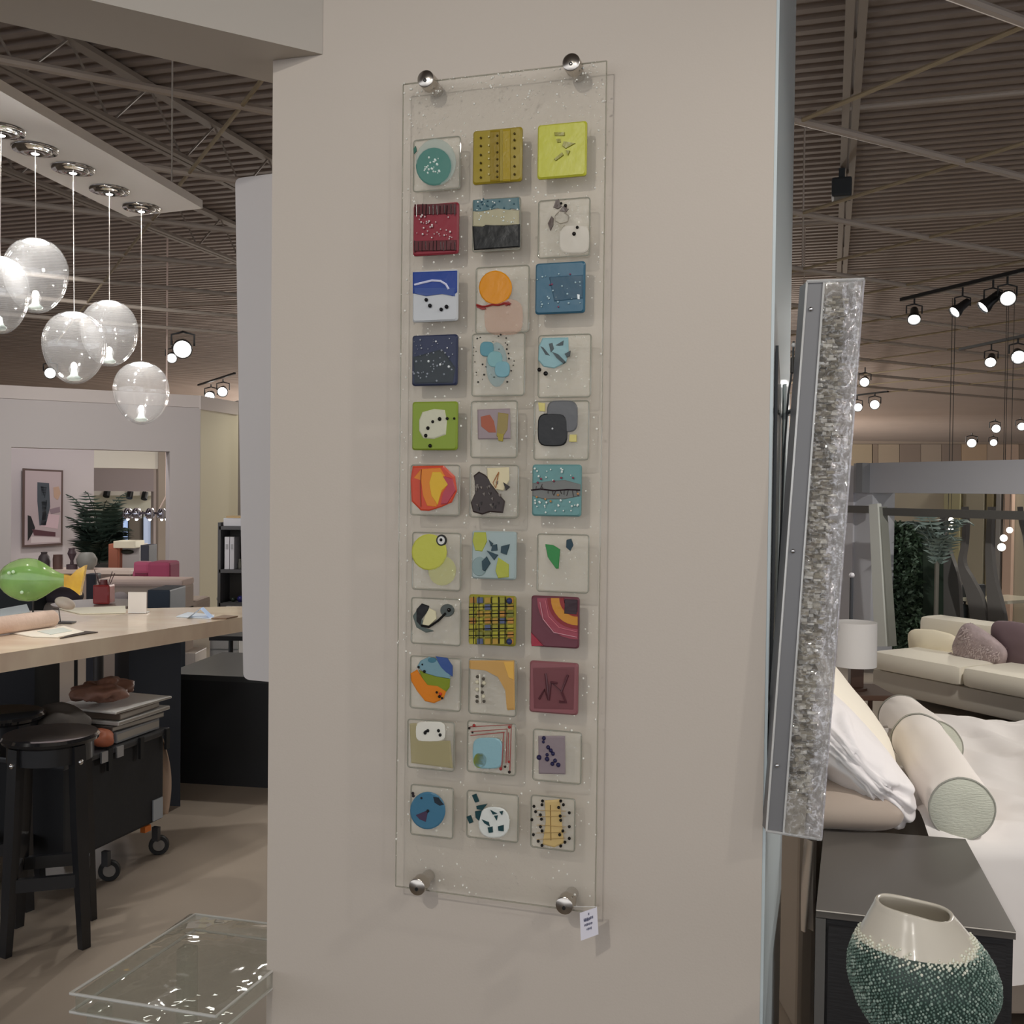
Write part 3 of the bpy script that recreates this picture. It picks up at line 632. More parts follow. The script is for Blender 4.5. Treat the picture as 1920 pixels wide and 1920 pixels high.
# row 10
t = Tile(765, 1351, 852, 1442, 'cream straw glass tile with a white square and four black beads')
t.poly('B0A472', [(769, 1356), (782, 1355), (784, 1388), (845, 1388), (850, 1440), (772, 1430)], 'straw_field', a=.55); t.ell('D6D4C8', 808, 1371, 28, 19, 'white_square', e=.5, t=.003); t.dots('121212', [(799, 1373, 3.6), (804, 1369, 3.4), (800, 1371, 3), (824, 1369, 3.4), (827, 1377, 3.4)])
t = Tile(877, 1354, 967, 1450, 'clear glass tile with red lines, a blue square and lime dot')
for ps in ([(882, 1362), (960, 1358), (957, 1448)], [(884, 1371), (952, 1366), (950, 1430)], [(884, 1378), (948, 1372)], [(946, 1372), (942, 1440)], [(955, 1372), (954, 1428)]): t.line('A35450', ps, 2, 'red_line')
t.ell('83AEB8', 916, 1411, 28, 29, 'blue_square', e=.5, t=.003); t.ell('9CA61E', 902, 1424, 13, 15, 'lime_dot', t=.003); t.dots('28201E', [(882, 1364, 2.6), (888, 1372, 2.2), (949, 1436, 2.4), (957, 1446, 3)]); t.dots('A3302E', [(891, 1359, 3), (941, 1440, 3), (956, 1427, 2.4), (957, 1362, 3)], nm='red_dot')
t = Tile(1000, 1370, 1090, 1466, 'clear glass tile with a mauve grey rectangle and navy beads')
t.poly('8A7C80', [(1010, 1379), (1060, 1379), (1061, 1451), (1011, 1450)], 'mauve_rectangle'); t.dots('26244A', [(1021, 1383, 4), (1020, 1390, 3), (1029, 1400, 4), (1034, 1406, 4), (1038, 1412, 4), (1027, 1414, 3.4), (1012, 1419, 5), (1027, 1422, 4.6), (1042, 1425, 4), (1037, 1431, 4), (1048, 1433, 4.4)], nm='navy_bead')
# row 11
t = Tile(771, 1474, 850, 1568, 'pale clear glass tile with a blue disc and dark patches')
t.ell('3F7290', 803, 1519, 33, 35, 'blue_disc', t=.003, n=28); t.poly('2A333E', [(813, 1492), (824, 1494), (834, 1508), (826, 1510), (816, 1504)], 'dark_patch'); t.poly('4A3A52', [(781, 1527), (805, 1517), (800, 1540), (788, 1535)], 'plum_patch'); t.dots('2A2226', [(804, 1519, 3), (792, 1495, 2.2), (776, 1486, 3), (777, 1491, 3)])
t = Tile(876, 1486, 972, 1574, 'clear glass tile with a white disc and scattered dark teal shards')
t.ell('D2D6D0', 927, 1541, 29, 29, 'white_disc', e=.8)
for q in ([(886, 1490), (894, 1487), (900, 1502), (892, 1504)], [(894, 1510), (915, 1506), (906, 1518), (895, 1516)], [(892, 1520), (905, 1518), (900, 1538), (893, 1532)], [(876, 1530), (884, 1527), (889, 1540), (882, 1543)], [(921, 1517), (934, 1524), (926, 1526)], [(905, 1535), (918, 1540), (920, 1548), (910, 1542)], [(935, 1548), (946, 1545), (946, 1557), (936, 1556)], [(916, 1550), (925, 1548), (926, 1559), (918, 1560)], [(928, 1528), (935, 1527), (933, 1537)], [(938, 1520), (945, 1519), (943, 1527)]): t.poly('1F4248', q, 'teal_shard', t=.003)
t = Tile(996, 1494, 1078, 1592, 'clear glass tile with a cream ladder ringed by black beads')
t.poly('CDAF70', [(1022, 1500), (1050, 1498), (1054, 1540), (1058, 1580), (1040, 1588), (1018, 1582), (1024, 1540)], 'cream_ladder', a=.95); t.line('8A6A3A', [(1033, 1508), (1034, 1574)], 1.8)
for y in (1518, 1530, 1545, 1560, 1572): t.line('B0905A', [(1008, y), (1062, y+rr.uniform(-4, 4))], 1.1)
t.dots('15120F', [(1003, 1510), (1019, 1500), (1018, 1507), (1006, 1520), (1015, 1526), (1017, 1534), (999, 1535), (1015, 1548), (1018, 1556), (1002, 1563), (1011, 1575), (1018, 1583), (1053, 1500), (1058, 1507), (1049, 1512), (1069, 1522), (1052, 1528), (1053, 1536), (1069, 1548), (1057, 1556), (1051, 1563), (1069, 1570), (1061, 1577), (1053, 1584)], 3)

# pale beads standing in for glints of light on the glass sheet
b = B(); rs = random.Random(9)
for _ in range(1300):
    a = A0+(A1-A0)*rs.random(); z = Z0+(Z1-Z0)*(1-rs.random()**1.5)
    b.ball(PT(a, z, TO+.0005), (.0008+rs.random()**2*.0021), 6, 4)
o = b.obj('glint_beads', mat('E2E0D8', .08, k=.8, coat=1), gl_root, smooth='full'); o['kind'] = 'stuff'  # bead colour kept near white to act as sparkle
# steel standoffs
Rw = Matrix((W.d, V((0, 0, 1)), W.n)).transposed()      # local z -> wall normal
Rw = Matrix(((W.d.x, 0, W.n.x), (W.d.y, 0, W.n.y), (0, 1, 0)))
for (x, y, l) in ((798, 148, 'upper left'), (1071, 117, 'upper right'), (782, 1663, 'lower left'), (1058, 1698, 'lower right')):
    p = W.hit(x, y, GO+.03); p = p-W.n*((p-W.P).dot(W.n))
    so = B().lathe([(.001, .0006), (.0135, .0006), (.0135, GO), (.0185, GO+.001), (.0185, GO+.029), (.0180, GO+.0312), (.016, GO+.0325), (.001, GO+.0335)], p, 28, Rw).obj('standoff', mat('B8B2AA', .22, metal=1, k=.9), gl_root, smooth=True)
    so['label'] = l+' polished steel standoff cap'
    B().lathe([(.001, GO+.0342), (.004, GO+.0342), (.004, GO+.03), (.001, GO+.03)], p-V((0, 0, .004)), 10, Rw).obj('set_screw', mat('151515', .4), so)
# price card hung from the lower right standoff
q = [W.hit(1087, 1712, .085), W.hit(1119, 1701, .07), W.hit(1122, 1752, .07), W.hit(1089, 1764, .085)]
pc = thing('price_card', q[3], 'small white price card hanging at the lower right corner of the glass artwork', 'card')
B().prism(q, -W.n*.0012).obj('card', mat('D4D2DC', .7, k=.75), pc)
b = B()
def cpt(u, v): return q[3]*(1-u)*(1-v)+q[2]*u*(1-v)+q[0]*(1-u)*v+q[1]*u*v + W.n*.0004
rc = random.Random(5)
for v_, u0, u1, n_ in ((.86, .48, .56, 2), (.70, .22, .78, 9), (.66, .24, .6, 6), (.50, .24, .72, 9), (.33, .36, .66, 5)):
    for i in range(n_):
        u = u0+(u1-u0)*i/n_; du = (u1-u0)/n_*.65; dv = .03+.02*rc.random()
        b.prism([cpt(u, v_-dv), cpt(u+du, v_-dv), cpt(u+du, v_+dv), cpt(u, v_+dv)], W.n*.0002)
b.obj('print', mat('4A4C62', .8), pc)
B().tube([q[1]-W.n*.002, W.hit(1072, 1700, .06)], .0006, 5).obj('string', mat('D0D0D0', .7), pc)
# ================================================================ LEFT SIDE: globes, island, stools, cart
PV = V((0, 0, 1))
# ---- fin-like white panel behind the column
q = c0+PQ*.33
b = B(); pl = Plane(q, -TH)
pp = []
x0t, x1t, x0b = 441, 530, 456
def cr(cx, cy, r, a0, a1, n=5): return [(cx+r*cos(radians(a0+(a1-a0)*i/n)), cy+r*sin(radians(a0+(a1-a0)*i/n))) for i in range(n+1)]
ppx = [(530, 323)]+cr(453, 345, 12, -100, -180)+cr(469, 1262, 13, 180, 95)+[(530, 1281)]
b.prism([pl.hit(x, y) for x, y in ppx], -pl.n*.09)
struct(b, 'trim_11', mat('A5A2A2', .6, k=.6), 'white rounded panel fin sticking out behind the left edge of the art column')
# ---- pendant light canopy
ZC = 2.80
ce = [onz(0, 170, ZC), onz(380, 391, ZC), onz(240, 407, ZC), onz(0, 290, ZC)]
u = (ce[1]-ce[0]).normalized(); ext = -u*.9
cpl = [ce[0]+ext, ce[1], ce[2], ce[3]+ext]
cn = thing('pendant_canopy', sum(cpl, V())/4, 'long silver grey ceiling canopy with a row of recessed reflectors', 'ceiling light')
b = B(); b.prism(cpl, (0, 0, .035)); b.obj('plate', mat('CFCBC8', .4, k=.72), cn)
m_ref = mat('D8D8D8', .08, metal=1, k=1.0)
recs = [(-70, 205), (2, 243), (66, 278), (137, 315), (205, 355), (265, 388)]
RP = [onz(x, y, ZC) for x, y in recs]
for p in RP:
    p = p.copy(); r = B().lathe([(.078, -.002), (.076, -.010), (.062, -.006), (.054, -.016), (.03, -.02), (.018, -.012), (.001, -.010)], p, 24).obj('reflector', m_ref, cn, smooth='full')
    B().lathe([(.001, -.0225), (.012, -.022), (.014, -.02)], p, 12).obj('bulb', emis((1, .97, .92), 14), r, smooth='full')
for dx in (.03, .97):
    for pp_ in (cpl[0]*(1-dx)+cpl[1]*dx, ):
        B().tube([pp_+V((-.1, 0, .03)), pp_+V((-.1, 0, ZD-ZC-.05))], .004, 5).obj('hanging_rod', mat('9A9590', .5), cn)
gp = [(0, 553, 51, 73), (67, 517, 57, 70), (139, 652, 56, 68), (205, 625, 51, 62), (265, 737, 50, 59)]
M_GLB = clear('FFFFFF', 1.0, veil=.04, veilcol='FFFFFF', gl=.07, rough=.02, name='globe_glass')
M_GLB2 = clear('FFFFFF', .98, veil=.03, veilcol='FFFFFF', gl=.10, rough=.02, name='globe_inner')
def globe():
    g = thing('glass_globe', (0, 0, 0), 'x', 'pendant', 'clear glass globe pendants')
    pr = []
    for i in range(21):
        t = pi*i/20; z = cos(t); r = sin(t); r *= (1.0+.10*z); pr.append((max(.001, r*.107), z*.130))
    B().lathe(pr[::-1], (0, 0, 0), 32).obj('globe', M_GLB, g, smooth='full')
    pr2 = [(r*.94, z*.95) for r, z in pr]
    B().lathe(pr2, (0, 0, 0), 32).obj('inner_wall', clear('FFFFFF', 1.0, veil=0.004, gl=.02, rough=.03, name='g2'), g, smooth='full')
    B().lathe([(.001, .128), (.030, .1235), (.044, .115), (.030, .112), (.001, .110)], (0, 0, 0), 20).obj('cap', emis((1, .98, .95), 2.6), g, smooth=True)  # glow put into the cap for the bright spot at the globe top
    B().lathe([(.001, -.118), (.020, -.116), (.026, -.108), (.014, -.098), (.009, -.075), (.001, -.07)], (0, 0, 0), 20).obj('glass_knob', mat('DDE8E4', .08, k=.9, coat=1, alpha=.6), g, smooth='full')
    return g
g0 = globe(); gw = []
glab = ['leftmost glass globe, cut by the frame edge', 'clear glass globe hanging highest, second from the left', 'clear glass globe in the middle, overlapping its right neighbour', 'clear glass globe second from the right, behind the middle one', 'clear glass globe at the right, hanging lowest']
for i, (x, y, rx, ry) in enumerate(gp):
    c = at(x, y, RP[i+1].y); s = rx/1920*c.y/.107
    o = g0 if i == 0 else dup(g0, c, glab[i])
    o.location = c; o['label'] = glab[i]; o.scale = (s, s, s*(ry/rx)/1.215)
    ORG[o.name] = V((0, 0, 0)) if i == 0 else c
    top = c+V((0, 0, .13*s))
    wire = B().tube([top, V((RP[i+1].x, RP[i+1].y, ZC))], .0016, 5)
    wr = thing('pendant_wire', top, ['wire of the leftmost globe', 'wire of the highest hanging globe', 'wire of the middle globe', 'wire of the second globe from the right', 'wire of the lowest globe at the right'][i]+', running up to the canopy', 'wire'); wire.obj('wire', mat('B5B0AC', .4), wr)
for i in (0, 1, 2, 3, 4):
    spot(RP[i+1]-V((0, 0, .03)), gp and at(gp[i][0], gp[i][1], RP[i+1].y), 14, 34, .5, .02)
    point(at(gp[i][0], gp[i][1], RP[i+1].y)+V((0, 0, .085)), 5, .02, (1, .97, .93))  # point lamp added in each globe to brighten the canopy

# ---- stone topped island
ZI = .985
Na, Nb = onz(0, 1226, ZI), onz(455, 1157, ZI); du = (Nb-Na)
N0 = Na-du*.9; N1 = Nb+du*.30; F1 = onz(540, 1135, ZI); F0 = onz(-140, 1149, ZI)
isl = thing('island_counter', V((sum(p.x for p in (N0, N1, F1, F0))/4, sum(p.y for p in (N0, N1, F1, F0))/4, 0)), 'large island with beige travertine top and black pedestal base', 'counter')
mt = mat('C6AB98', .2, var=.30, vscale=3.2, k=.62, coat=.4, stretch=(1, 2.5, 1))
B().prism([N0-V((0, 0, .07)), N1-V((0, 0, .07)), F1-V((0, 0, .07)), F0-V((0, 0, .07))], (0, 0, .07)).obj('stone_top', mt, isl)
f0 = onz(241, 1505, 0); f1 = onz(338, 1512, 0)
bk = (BD*.5)
mblk = mat('22242A', .5)
plan([f0, f1, f1+bk, f0+bk], 0, ZI-.07).obj('pedestal', mblk, isl)
g0_ = onz(-60, 1560, 0); g1_ = onz(64, 1545, 0)
plan([g0_, g1_, g1_+bk, g0_+bk], .0, ZI-.07).obj('pedestal', mblk, isl)
# low black cabinet behind
h0 = onz(341, 1468, 0); h1 = onz(508, 1478, 0); hz = H-(1272-921)/1920*h0.y
lc = B(); q = (h1-h0); lc_ = [h0-q*.2, h1+q*.35, h1+q*.35+V((.1, .75, 0)), h0-q*.2+V((.1, .75, 0))]
t_ = thing('low_cabinet', (lc_[0]+lc_[2])/2, 'low matt black cabinet on the floor right of the island pedestal', 'cabinet')
plan(lc_, 0.0, hz-.03).obj('carcass', mat('1B1C1E', .5), t_)
plan(lc_, hz-.03, hz).obj('top_board', mat('2E2F30', .35), t_)
b = B(); 
# white cabinet seen under the island, with drawers
wc = at(420, 1225, 7.6); z0_, z1_ = at(420, 1243, 7.6).z, at(420, 1180, 7.6).z
t_ = thing('white_sideboard', V((wc.x, wc.y, 0)), 'white sideboard glimpsed under the island top beside a black table leg', 'cabinet')
xa, xb = at(392, 1215, 7.6).x, at(446, 1215, 7.6).x
B().box(((xa+xb)/2, 7.85, (z0_+z1_)/2+.06), (xb-xa, .45, z1_-z0_+.12)).obj('body', mat('A8A8A8', .5, k=.6), t_)
for k in range(3): B().box(((xa+xb)/2, 7.615, z0_+.05+k*.095), ((xb-xa)*.96, .02, .082)).obj('drawer_front', mat('B4B4B4', .5, k=.6), t_)
for x in (xa+.02, xb-.02): B().box((x, 7.8, z0_/2), (.03, .3, z0_)).obj('leg', mat('777777', .5), t_)
xa, xb = at(329, 1215, 7.9).x, at(366, 1215, 7.9).x
t_ = thing('white_box', V(((xa+xb)/2, 8.0, 0)), 'small white cube stand seen under the island beside the black pedestal', 'stand')
B().box(((xa+xb)/2, 8.05, .18), (xb-xa, .3, .28), bev=.005).obj('plinth', mat('C9BFB6', .5, k=.7), t_)
B().box(((xa+xb)/2, 8.05, .02), ((xb-xa)*.8, .2, .04)).obj('foot', mat('444444', .5), t_)
# black trestle table legs at right of island
t_ = thing('black_table', V((at(430, 1200, 7.0).x, 7.0, 0)), 'black metal table legs visible between island and white panel', 'table')
pz = at(445, 1190, 7.0)
B().box((pz.x, 7.0, pz.z-.005), (.3, .3, .03)).obj('table_top', mat('17181A', .4), t_)
for dx in (-.03, .12): B().tube([(pz.x+dx, 6.95, pz.z-.02), (pz.x+dx*1.3+.01, 6.93, .0)], .016, 8).obj('leg', mat('17181A', .4), t_)

# ---- bar stools
def stool(label):
    s = thing('bar_stool', (0, 0, 0), label, 'stool', 'black bar stools at the island')
    mb_ = mat('191A1D', .3, k=.8, coat=.3)
    B().lathe([(.001, .70), (.165, .70), (.178, .708), (.180, .718), (.172, .728), (.12, .724), (.001, .722)], (0, 0, 0), 40).obj('seat', mat('17181B', .12, k=.9, coat=.6), s, smooth=True)
    B().lathe([(.150, .640), (.158, .640), (.158, .70), (.150, .70)], (0, 0, 0), 36).obj('apron', mb_, s, smooth=True)
    for a in (40, 130, 220, 310):
        a = radians(a); o = V((cos(a), sin(a), 0)); t2 = V((-sin(a), cos(a), 0)); b = B()
        def ring(r, z, w1, w2): return [o*r+t2*w1+o*w2+PV*z, o*r-t2*w1+o*w2+PV*z, o*r-t2*w1-o*w2+PV*z, o*r+t2*w1-o*w2+PV*z]
        R_ = ring(.150, .70, .026, .018)+ring(.165, .42, .027, .018)+ring(.195, .0, .019, .014)
        b.add(R_, [(0, 1, 2, 3), (8, 11, 10, 9)]+[(i+4*j, (i+1) % 4+4*j, (i+1) % 4+4*j+4, i+4*j+4) for j in (0, 1) for i in range(4)])
        lg = b.obj('leg', mb_, s)
        B().ball(o*.17+PV*.645+t2*0, .011, 10, 6).obj('steel_bolt', mat('D0D0D0', .15, metal=1, k=1), lg, smooth='full')
    for a in (40, 130, 220, 310):
        a0_, a1_ = radians(a), radians(a+90)
        p0, p1 = V((cos(a0_), sin(a0_), 0))*.178, V((cos(a1_), sin(a1_), 0))*.178
        b = B(); d_ = (p1-p0); b.box((p0+p1)/2+PV*.235, (d_.length-.03, .022, .045), math.atan2(d_.y, d_.x)); b.obj('stretcher', mb_, s)
    return s
fs = [onz(160, 1778, 0), onz(8, 1797, 0), onz(28, 1736, 0), onz(176, 1722, 0)]
sc_ = sum(fs, V())/4; sa_ = math.atan2((fs[0]-sc_).y, (fs[0]-sc_).x)-radians(310)
st = stool('front black round bar stool at the left edge of the floor'); st.location = (sc_.x, sc_.y, 0); st.rotation_euler = (0, 0, sa_); st.scale = (.9, .9, 1)
f2 = onz(82, 1690, 0)
dup(st, V((f2.x-.17, f2.y-.0, 0)), 'rear black round bar stool half hidden behind the front one', rot=(0, 0, radians(20)))
0 and dup(st, V((ps.x-.42, ps.y+.25, 0)), 'third black bar stool, mostly outside the left frame edge', rot=(0, 0, radians(40)))

# ---- black trolley with stacked folders
k0 = onz(205, 1651, 0); k1 = onz(298, 1602, 0)
cdir = (k1-k0); cdir.z = 0; cu = cdir.normalized(); cv = V((-cu.y, cu.x, 0))
ang = math.atan2(cu.y, cu.x)
ct = thing('trolley', k0+cu*.1, 'black fabric sided trolley on castors under the island, piled with folders', 'cart')
mk = mat('1D1E21', .75, k=.8, bump=.1, bscale=30)
def cbox(a0, a1, v0, v1, z0, z1, bev=0, b=None):
    b = b or B(); b.box(k0+cu*(a0+a1)/2+cv*(v0+v1)/2+PV*((z0+z1)/2), (a1-a0, v1-v0, z1-z0), ang, bev=bev); return b
LZ = .52
cw = cdir.length
tw = .46
cbox(-.26, cw+.03, .0, tw, .15, LZ, .012).obj('body', mk, ct)
cbox(-.28, cw+.05, -.02, tw+.02, LZ, LZ+.028, .008).obj('rim_tray', mat('26272A', .35), ct)
for i, x in enumerate((-.03, cw*.52, cw+.02)): cbox(x-.012, x+.012, -.03, -.018, LZ-.06, LZ+.03).obj('strap', mat('101113', .6), ct)
cbox(cw-.05, cw+.015, -.008, -.002, .16, .25).obj('paper_tag', mat('7F858C', .7), ct)
for x in (-.2, -.06, .03): cbox(x-.02, x+.02, -.028, -.02, LZ-.02, LZ+.024).obj('clasp', mat('8A8C90', .3, metal=.6), ct)
for (a, v) in ((0, 0), (cw, 0), (-.24, tw-.04), (cw, tw)):
    c = k0+cu*a+cv*v+PV*.042
    Mw = Matrix.Rotation(.25, 3, 'Z') @ Matrix.Rotation(pi/2, 3, 'X')
    wh = B().lathe([(.026, -.012), (.040, -.012), (.043, -.006), (.043, .006), (.040, .012), (.026, .012), (.026, -.012)], c, 24, Mw).obj('castor_wheel', mat('111214', .5), ct, smooth=True)
    B().lathe([(.001, -.008), (.025, -.008), (.025, .008), (.001, .008)], c, 20, Mw).obj('hub', mat('6E6A66', .5), wh, smooth=True)
    B().box(c+PV*.055+cu*-.02, (.02, .03, .06), ang).obj('castor_fork', mat('2A2A2C', .4), ct)
cbox(cw-.10, cw-.06, -.004, .02, .125, .15).obj('brake_pedal', mat('A0561F', .5), ct)
# folders and tablets piled on the trolley
zc = LZ+.03
for i, (a0, a1, v0, v1, th, h, rz, nm, lab, cat) in enumerate([
    (.03, cw+.0, .0, .34, .045, '6F7276', .03, 'grey_folder', 'grey folder lying lowest on the trolley', 'folder'),
    (.03, cw+.03, .0, .36, .022, '4A4644', -.05, 'dark_portfolio', 'dark portfolio in the pile on the trolley', 'folder'),
    (.03, cw+.06, -.01, .30, .016, 'A9A9A8', .02, 'silver_binder', 'thin silver edged binder in the trolley pile', 'folder'),
    (.04, cw+.0, .0, .34, .026, '5C534C', .06, 'brown_folder', 'brown folder under the topmost white sample board', 'folder'),
    (.03, cw+.07, -.01, .32, .010, 'C4C4C2', -.02, 'white_sample_board', 'topmost white board on the trolley pile with bright edge', 'board')]):
    b = B(); c = k0+cu*(a0+a1)/2+cv*(v0+v1)/2+PV*(zc+th/2+.001); b.box(c, (a1-a0, v1-v0, th), ang+rz, bev=min(.003, th*.3))
    r = thing(nm, c-PV*(th/2), lab, cat); b.obj('cover', mat(h, .35, k=.7), r)
    b2 = B().box(c, ((a1-a0)*.97, (v1-v0)*1.004, th*.6), ang+rz); b2.obj('page_block', mat('8E8A84', .8, k=.8), r)
    zc += th+.003
# leather throw crumpled on the pile
c = k0+cu*(cw*.45)+cv*.16+PV*(zc+.058)
tag(B().sq(c, (.15, .11, .035), e=.8, M=Matrix.Rotation(ang+.3, 3, 'Z'), wr=.05, ws=22, seed=3).obj('leather_throw', mat('6A4C40', .55, k=.7, var=.3, vscale=14), smooth='full'), 'crumpled brown leather throw on top of the trolley pile', 'throw')
c = k0+cu*(-.17)+cv*.16+PV*(LZ+.125)
tag(B().sq(c, (.11, .16, .075), e=.75, M=Matrix.Rotation(ang, 3, 'Z'), wr=.06, ws=10, seed=8).obj('grey_garment', mat('3C3835', .85, k=.7, var=.2, vscale=10), smooth='full'), 'dark grey bundled cloth left of the trolley pile', 'cloth')
c = k0+cu*(-.03)+cv*.02+PV*(LZ+.07)
tag(B().sq(c, (.05, .04, .035), e=.8, wr=.02, ws=20).obj('brown_pouch', mat('8A4E36', .5, k=.7), smooth='full'), 'small reddish brown leather pouch at the trolley edge', 'pouch')
# beige leather hide hanging at the right end of the trolley
def hide(u, v):
    p = k0+cu*(cw+.045+.05*sin(v*2.2)+.02*sin(u*9+v*3))+cv*(.02+.16*u*(1-.35*abs(v-.45)))+PV*(LZ-.01-.36*v)
    return p
o = B().grid(hide, 14, 20).obj('leather_hide', mat('9C8878', .6, k=.7), smooth='full'); sd = o.modifiers.new('s', 'SOLIDIFY'); sd.thickness = .004
tag(o, 'beige leather hide hanging over the right end of the trolley', 'leather')
# ---- things on the island
zi = ZI+.001
# glass fish
fc = at(62, 1087, 4.55); ffoot = V((fc.x-.0, fc.y, zi))
fish = thing('glass_fish', ffoot, 'green blown glass fish sculpture with amber tail on a thin stand', 'sculpture')
px = 4.55/1920
def fishprof():
    L = [(-64, 2), (-60, 16), (-52, 25), (-40, 33), (-25, 39), (-8, 41), (8, 39), (22, 32), (34, 24), (45, 17), (55, 12.5), (62, 11)]
    return L
Mf = Matrix.Rotation(pi/2, 3, 'Y')
bd = B().lathe([(r*px, x*px) for x, r in fishprof()], fc+V((-.004, 0, 0)), 28, Mf, fn=lambda p, a: V((p.x, p.y*.42, p.z)))
bd.obj('body', mat('8DB866', .06, k=.7, coat=1, alpha=.55, var=.5, vscale=9), fish, smooth='full')
B().lathe([(.001, -48*px)]+[(r*px*.62, x*px) for x, r in fishprof()[2:9]]+[(.001, 30*px)], fc+V((-.01, 0, 0)), 24, Mf, fn=lambda p, a: V((p.x, p.y*.36, p.z))).obj('inner_core', mat('4E8650', .1, k=.7, coat=.5, var=.5, vscale=16), fish, smooth='full')
tl = [(60, -11), (72, -8), (84, -20), (100, -29), (96, -5), (92, 12), (90, 28), (80, 20), (70, 14), (60, 12)]
b = B().prism([fc+V((x*px, -.012, -y*px)) for x, y in tl], (0, .024, 0)); b.obj('tail', mat('D39420', .1, k=.7, coat=1, var=.5, vscale=24), fish)
for k, (x, y) in enumerate([(-36, -14), (-28, -16), (-12, 22)]): B().ball(fc+V((x*px, -.045, -y*px)), .008, 12, 6).obj('glass_spot', mat('C5E0C0', .1, coat=1), fish, smooth='full')
B().tube([ffoot, fc+V((0, 0, -41*px))], .004, 8).obj('stand_rod', mat('1A1A1A', .4), fish)
B().box(ffoot+PV*.004, (.09, .07, .008)).obj('stand_base', mat('1A1A1A', .4), fish)
# pebble sculpture
pc_ = at(122, 1132, 4.35); pf = onz(114, 1168, zi); Ys = pf.y
pc_ = at(122, 1131, Ys)
t_ = thing('pebble_sculpture', V((pf.x, pf.y, zi)), 'smooth grey stone pebble form on a thin rod and black base', 'sculpture')
B().ball(pc_, (.047, .03, .026), 20, 12, Matrix.Rotation(.35, 3, 'Y')).obj('stone', mat('99918A', .6, k=.65, var=.1, vscale=20), t_, smooth='full')
B().tube([V((pf.x, pf.y, zi)), at(110, 1140, Ys)], .0025, 6).obj('rod', mat('3A3634', .4), t_)
B().box(V((pf.x+.01, pf.y, zi+.003)), (.10, .05, .006)).obj('base', mat('2C2A2A', .4), t_)
# rolled towel
r0_ = onz(-30, 1195, zi); r1_ = onz(100, 1176, zi); rr_ = .037
ax = (r1_-r0_).normalized(); Mt = Matrix((V((-ax.y, ax.x, 0)), PV, ax)).transposed()
t_ = thing('rolled_towel', V((r0_.x, r0_.y, zi)), 'rolled beige pink towel lying at the left end of the island', 'towel')
B().lathe([(.001, 0), (rr_*.9, .0), (rr_, .006), (rr_*1.02, (r1_-r0_).length*.5), (rr_, (r1_-r0_).length-.006), (rr_*.9, (r1_-r0_).length), (.001, (r1_-r0_).length)], r0_+PV*(rr_+.002), 24, Mt).obj('roll', mat('BFA798', .9, k=.74, bump=.2, bscale=60, sheen=.3), t_, smooth=True)
sp = [r0_+PV*(rr_+.002)+Mt @ V((cos(a)*rr_*a/20, sin(a)*rr_*a/20, -.002)) for a in [i*.4 for i in range(48)]]
B().tube(sp, .002, 5).obj('spiral_edge', mat('7E6A60', .9, k=.8), t_)
# papers
def flat(name, pts, h, lab, cat, z=None, th=.004, parts=None, k=.7):
    z = zi if z is None else z
    P_ = [onz(x, y, z) for x, y in pts]
    t_ = thing(name, sum(P_, V())/len(P_), lab, cat)
    B().prism(P_, (0, 0, th)).obj('sheet', mat(h, .6, k=k), t_)
    for (q_, hh, nm) in (parts or []):
        B().prism([onz(x, y, z+th+.0005) for x, y in q_], (0, 0, .0015)).obj(nm, mat(hh, .6, k=k), t_)
    return t_
flat('magazine', [(18, 1187), (120, 1175), (158, 1186), (110, 1196), (60, 1195)], 'D6D0C4', 'open magazine lying on the island beside the towel', 'magazine', parts=[([(70, 1184), (118, 1177), (135, 1183), (95, 1190)], 'B5BAB4', 'picture')])
flat('dark_notebook', [(126, 1193), (160, 1184), (184, 1186), (150, 1191), (112, 1198)], '3A322E', 'dark corner of a notebook under the open magazine', 'notebook', th=.003)
flat('paper_sheet', [(0, 1143), (50, 1134), (56, 1148), (0, 1158)], 'BCC6CC', 'pale blue sheet behind the rolled towel on the island', 'paper')
flat('brochure', [(330, 1157), (352, 1149), (402, 1154), (396, 1161)], 'B9C2CC', 'pale blue brochure lying flat at the right end of the island', 'brochure')
bm_ = onz(372, 1160, zi); t_ = thing('folded_brochure', bm_, 'small white and blue folded brochure standing like a tent', 'brochure')
B().prism([bm_+V((-.055, 0, 0)), bm_+V((0, .02, .045)), bm_+V((.0, .075, .045)), bm_+V((-.055, .06, 0))], (.001, 0, .001)).obj('left_leaf', mat('D5DAE0', .6), t_)
B().prism([bm_+V((.055, 0, 0)), bm_+V((0, .02, .045)), bm_+V((.0, .075, .045)), bm_+V((.055, .06, 0))], (.001, 0, .001)).obj('right_leaf', mat('8FA6C8', .6), t_)
flat('dark_pen_case', [(396, 1161), (420, 1155), (446, 1157), (425, 1161)], '6E5A48', 'flat brown leather case beside the folded brochure', 'case', th=.006)
flat('glossy_sheet', [(110, 1142), (235, 1137), (236, 1150), (150, 1152)], 'CDC8B8', 'large pale glossy sheet in the middle of the island', 'paper')
w0 = onz(240, 1150, zi); w1_ = onz(275, 1150, zi)
t_ = thing('menu_card', (w0+w1_)/2, 'white acrylic sign holder standing on the island before the pink chair', 'sign holder')
hw = (1149-1109)/1920*w0.y
B().box((w0+w1_)/2+PV*hw/2, ((w1_-w0).length, .006, hw), .0).obj('card', mat('D8D4D0', .5, k=.75), t_)
B().box((w0+w1_)/2+PV*.003+V((0, .02, 0)), ((w1_-w0).length, .05, .004)).obj('foot', mat('C8C8C8', .3), t_)

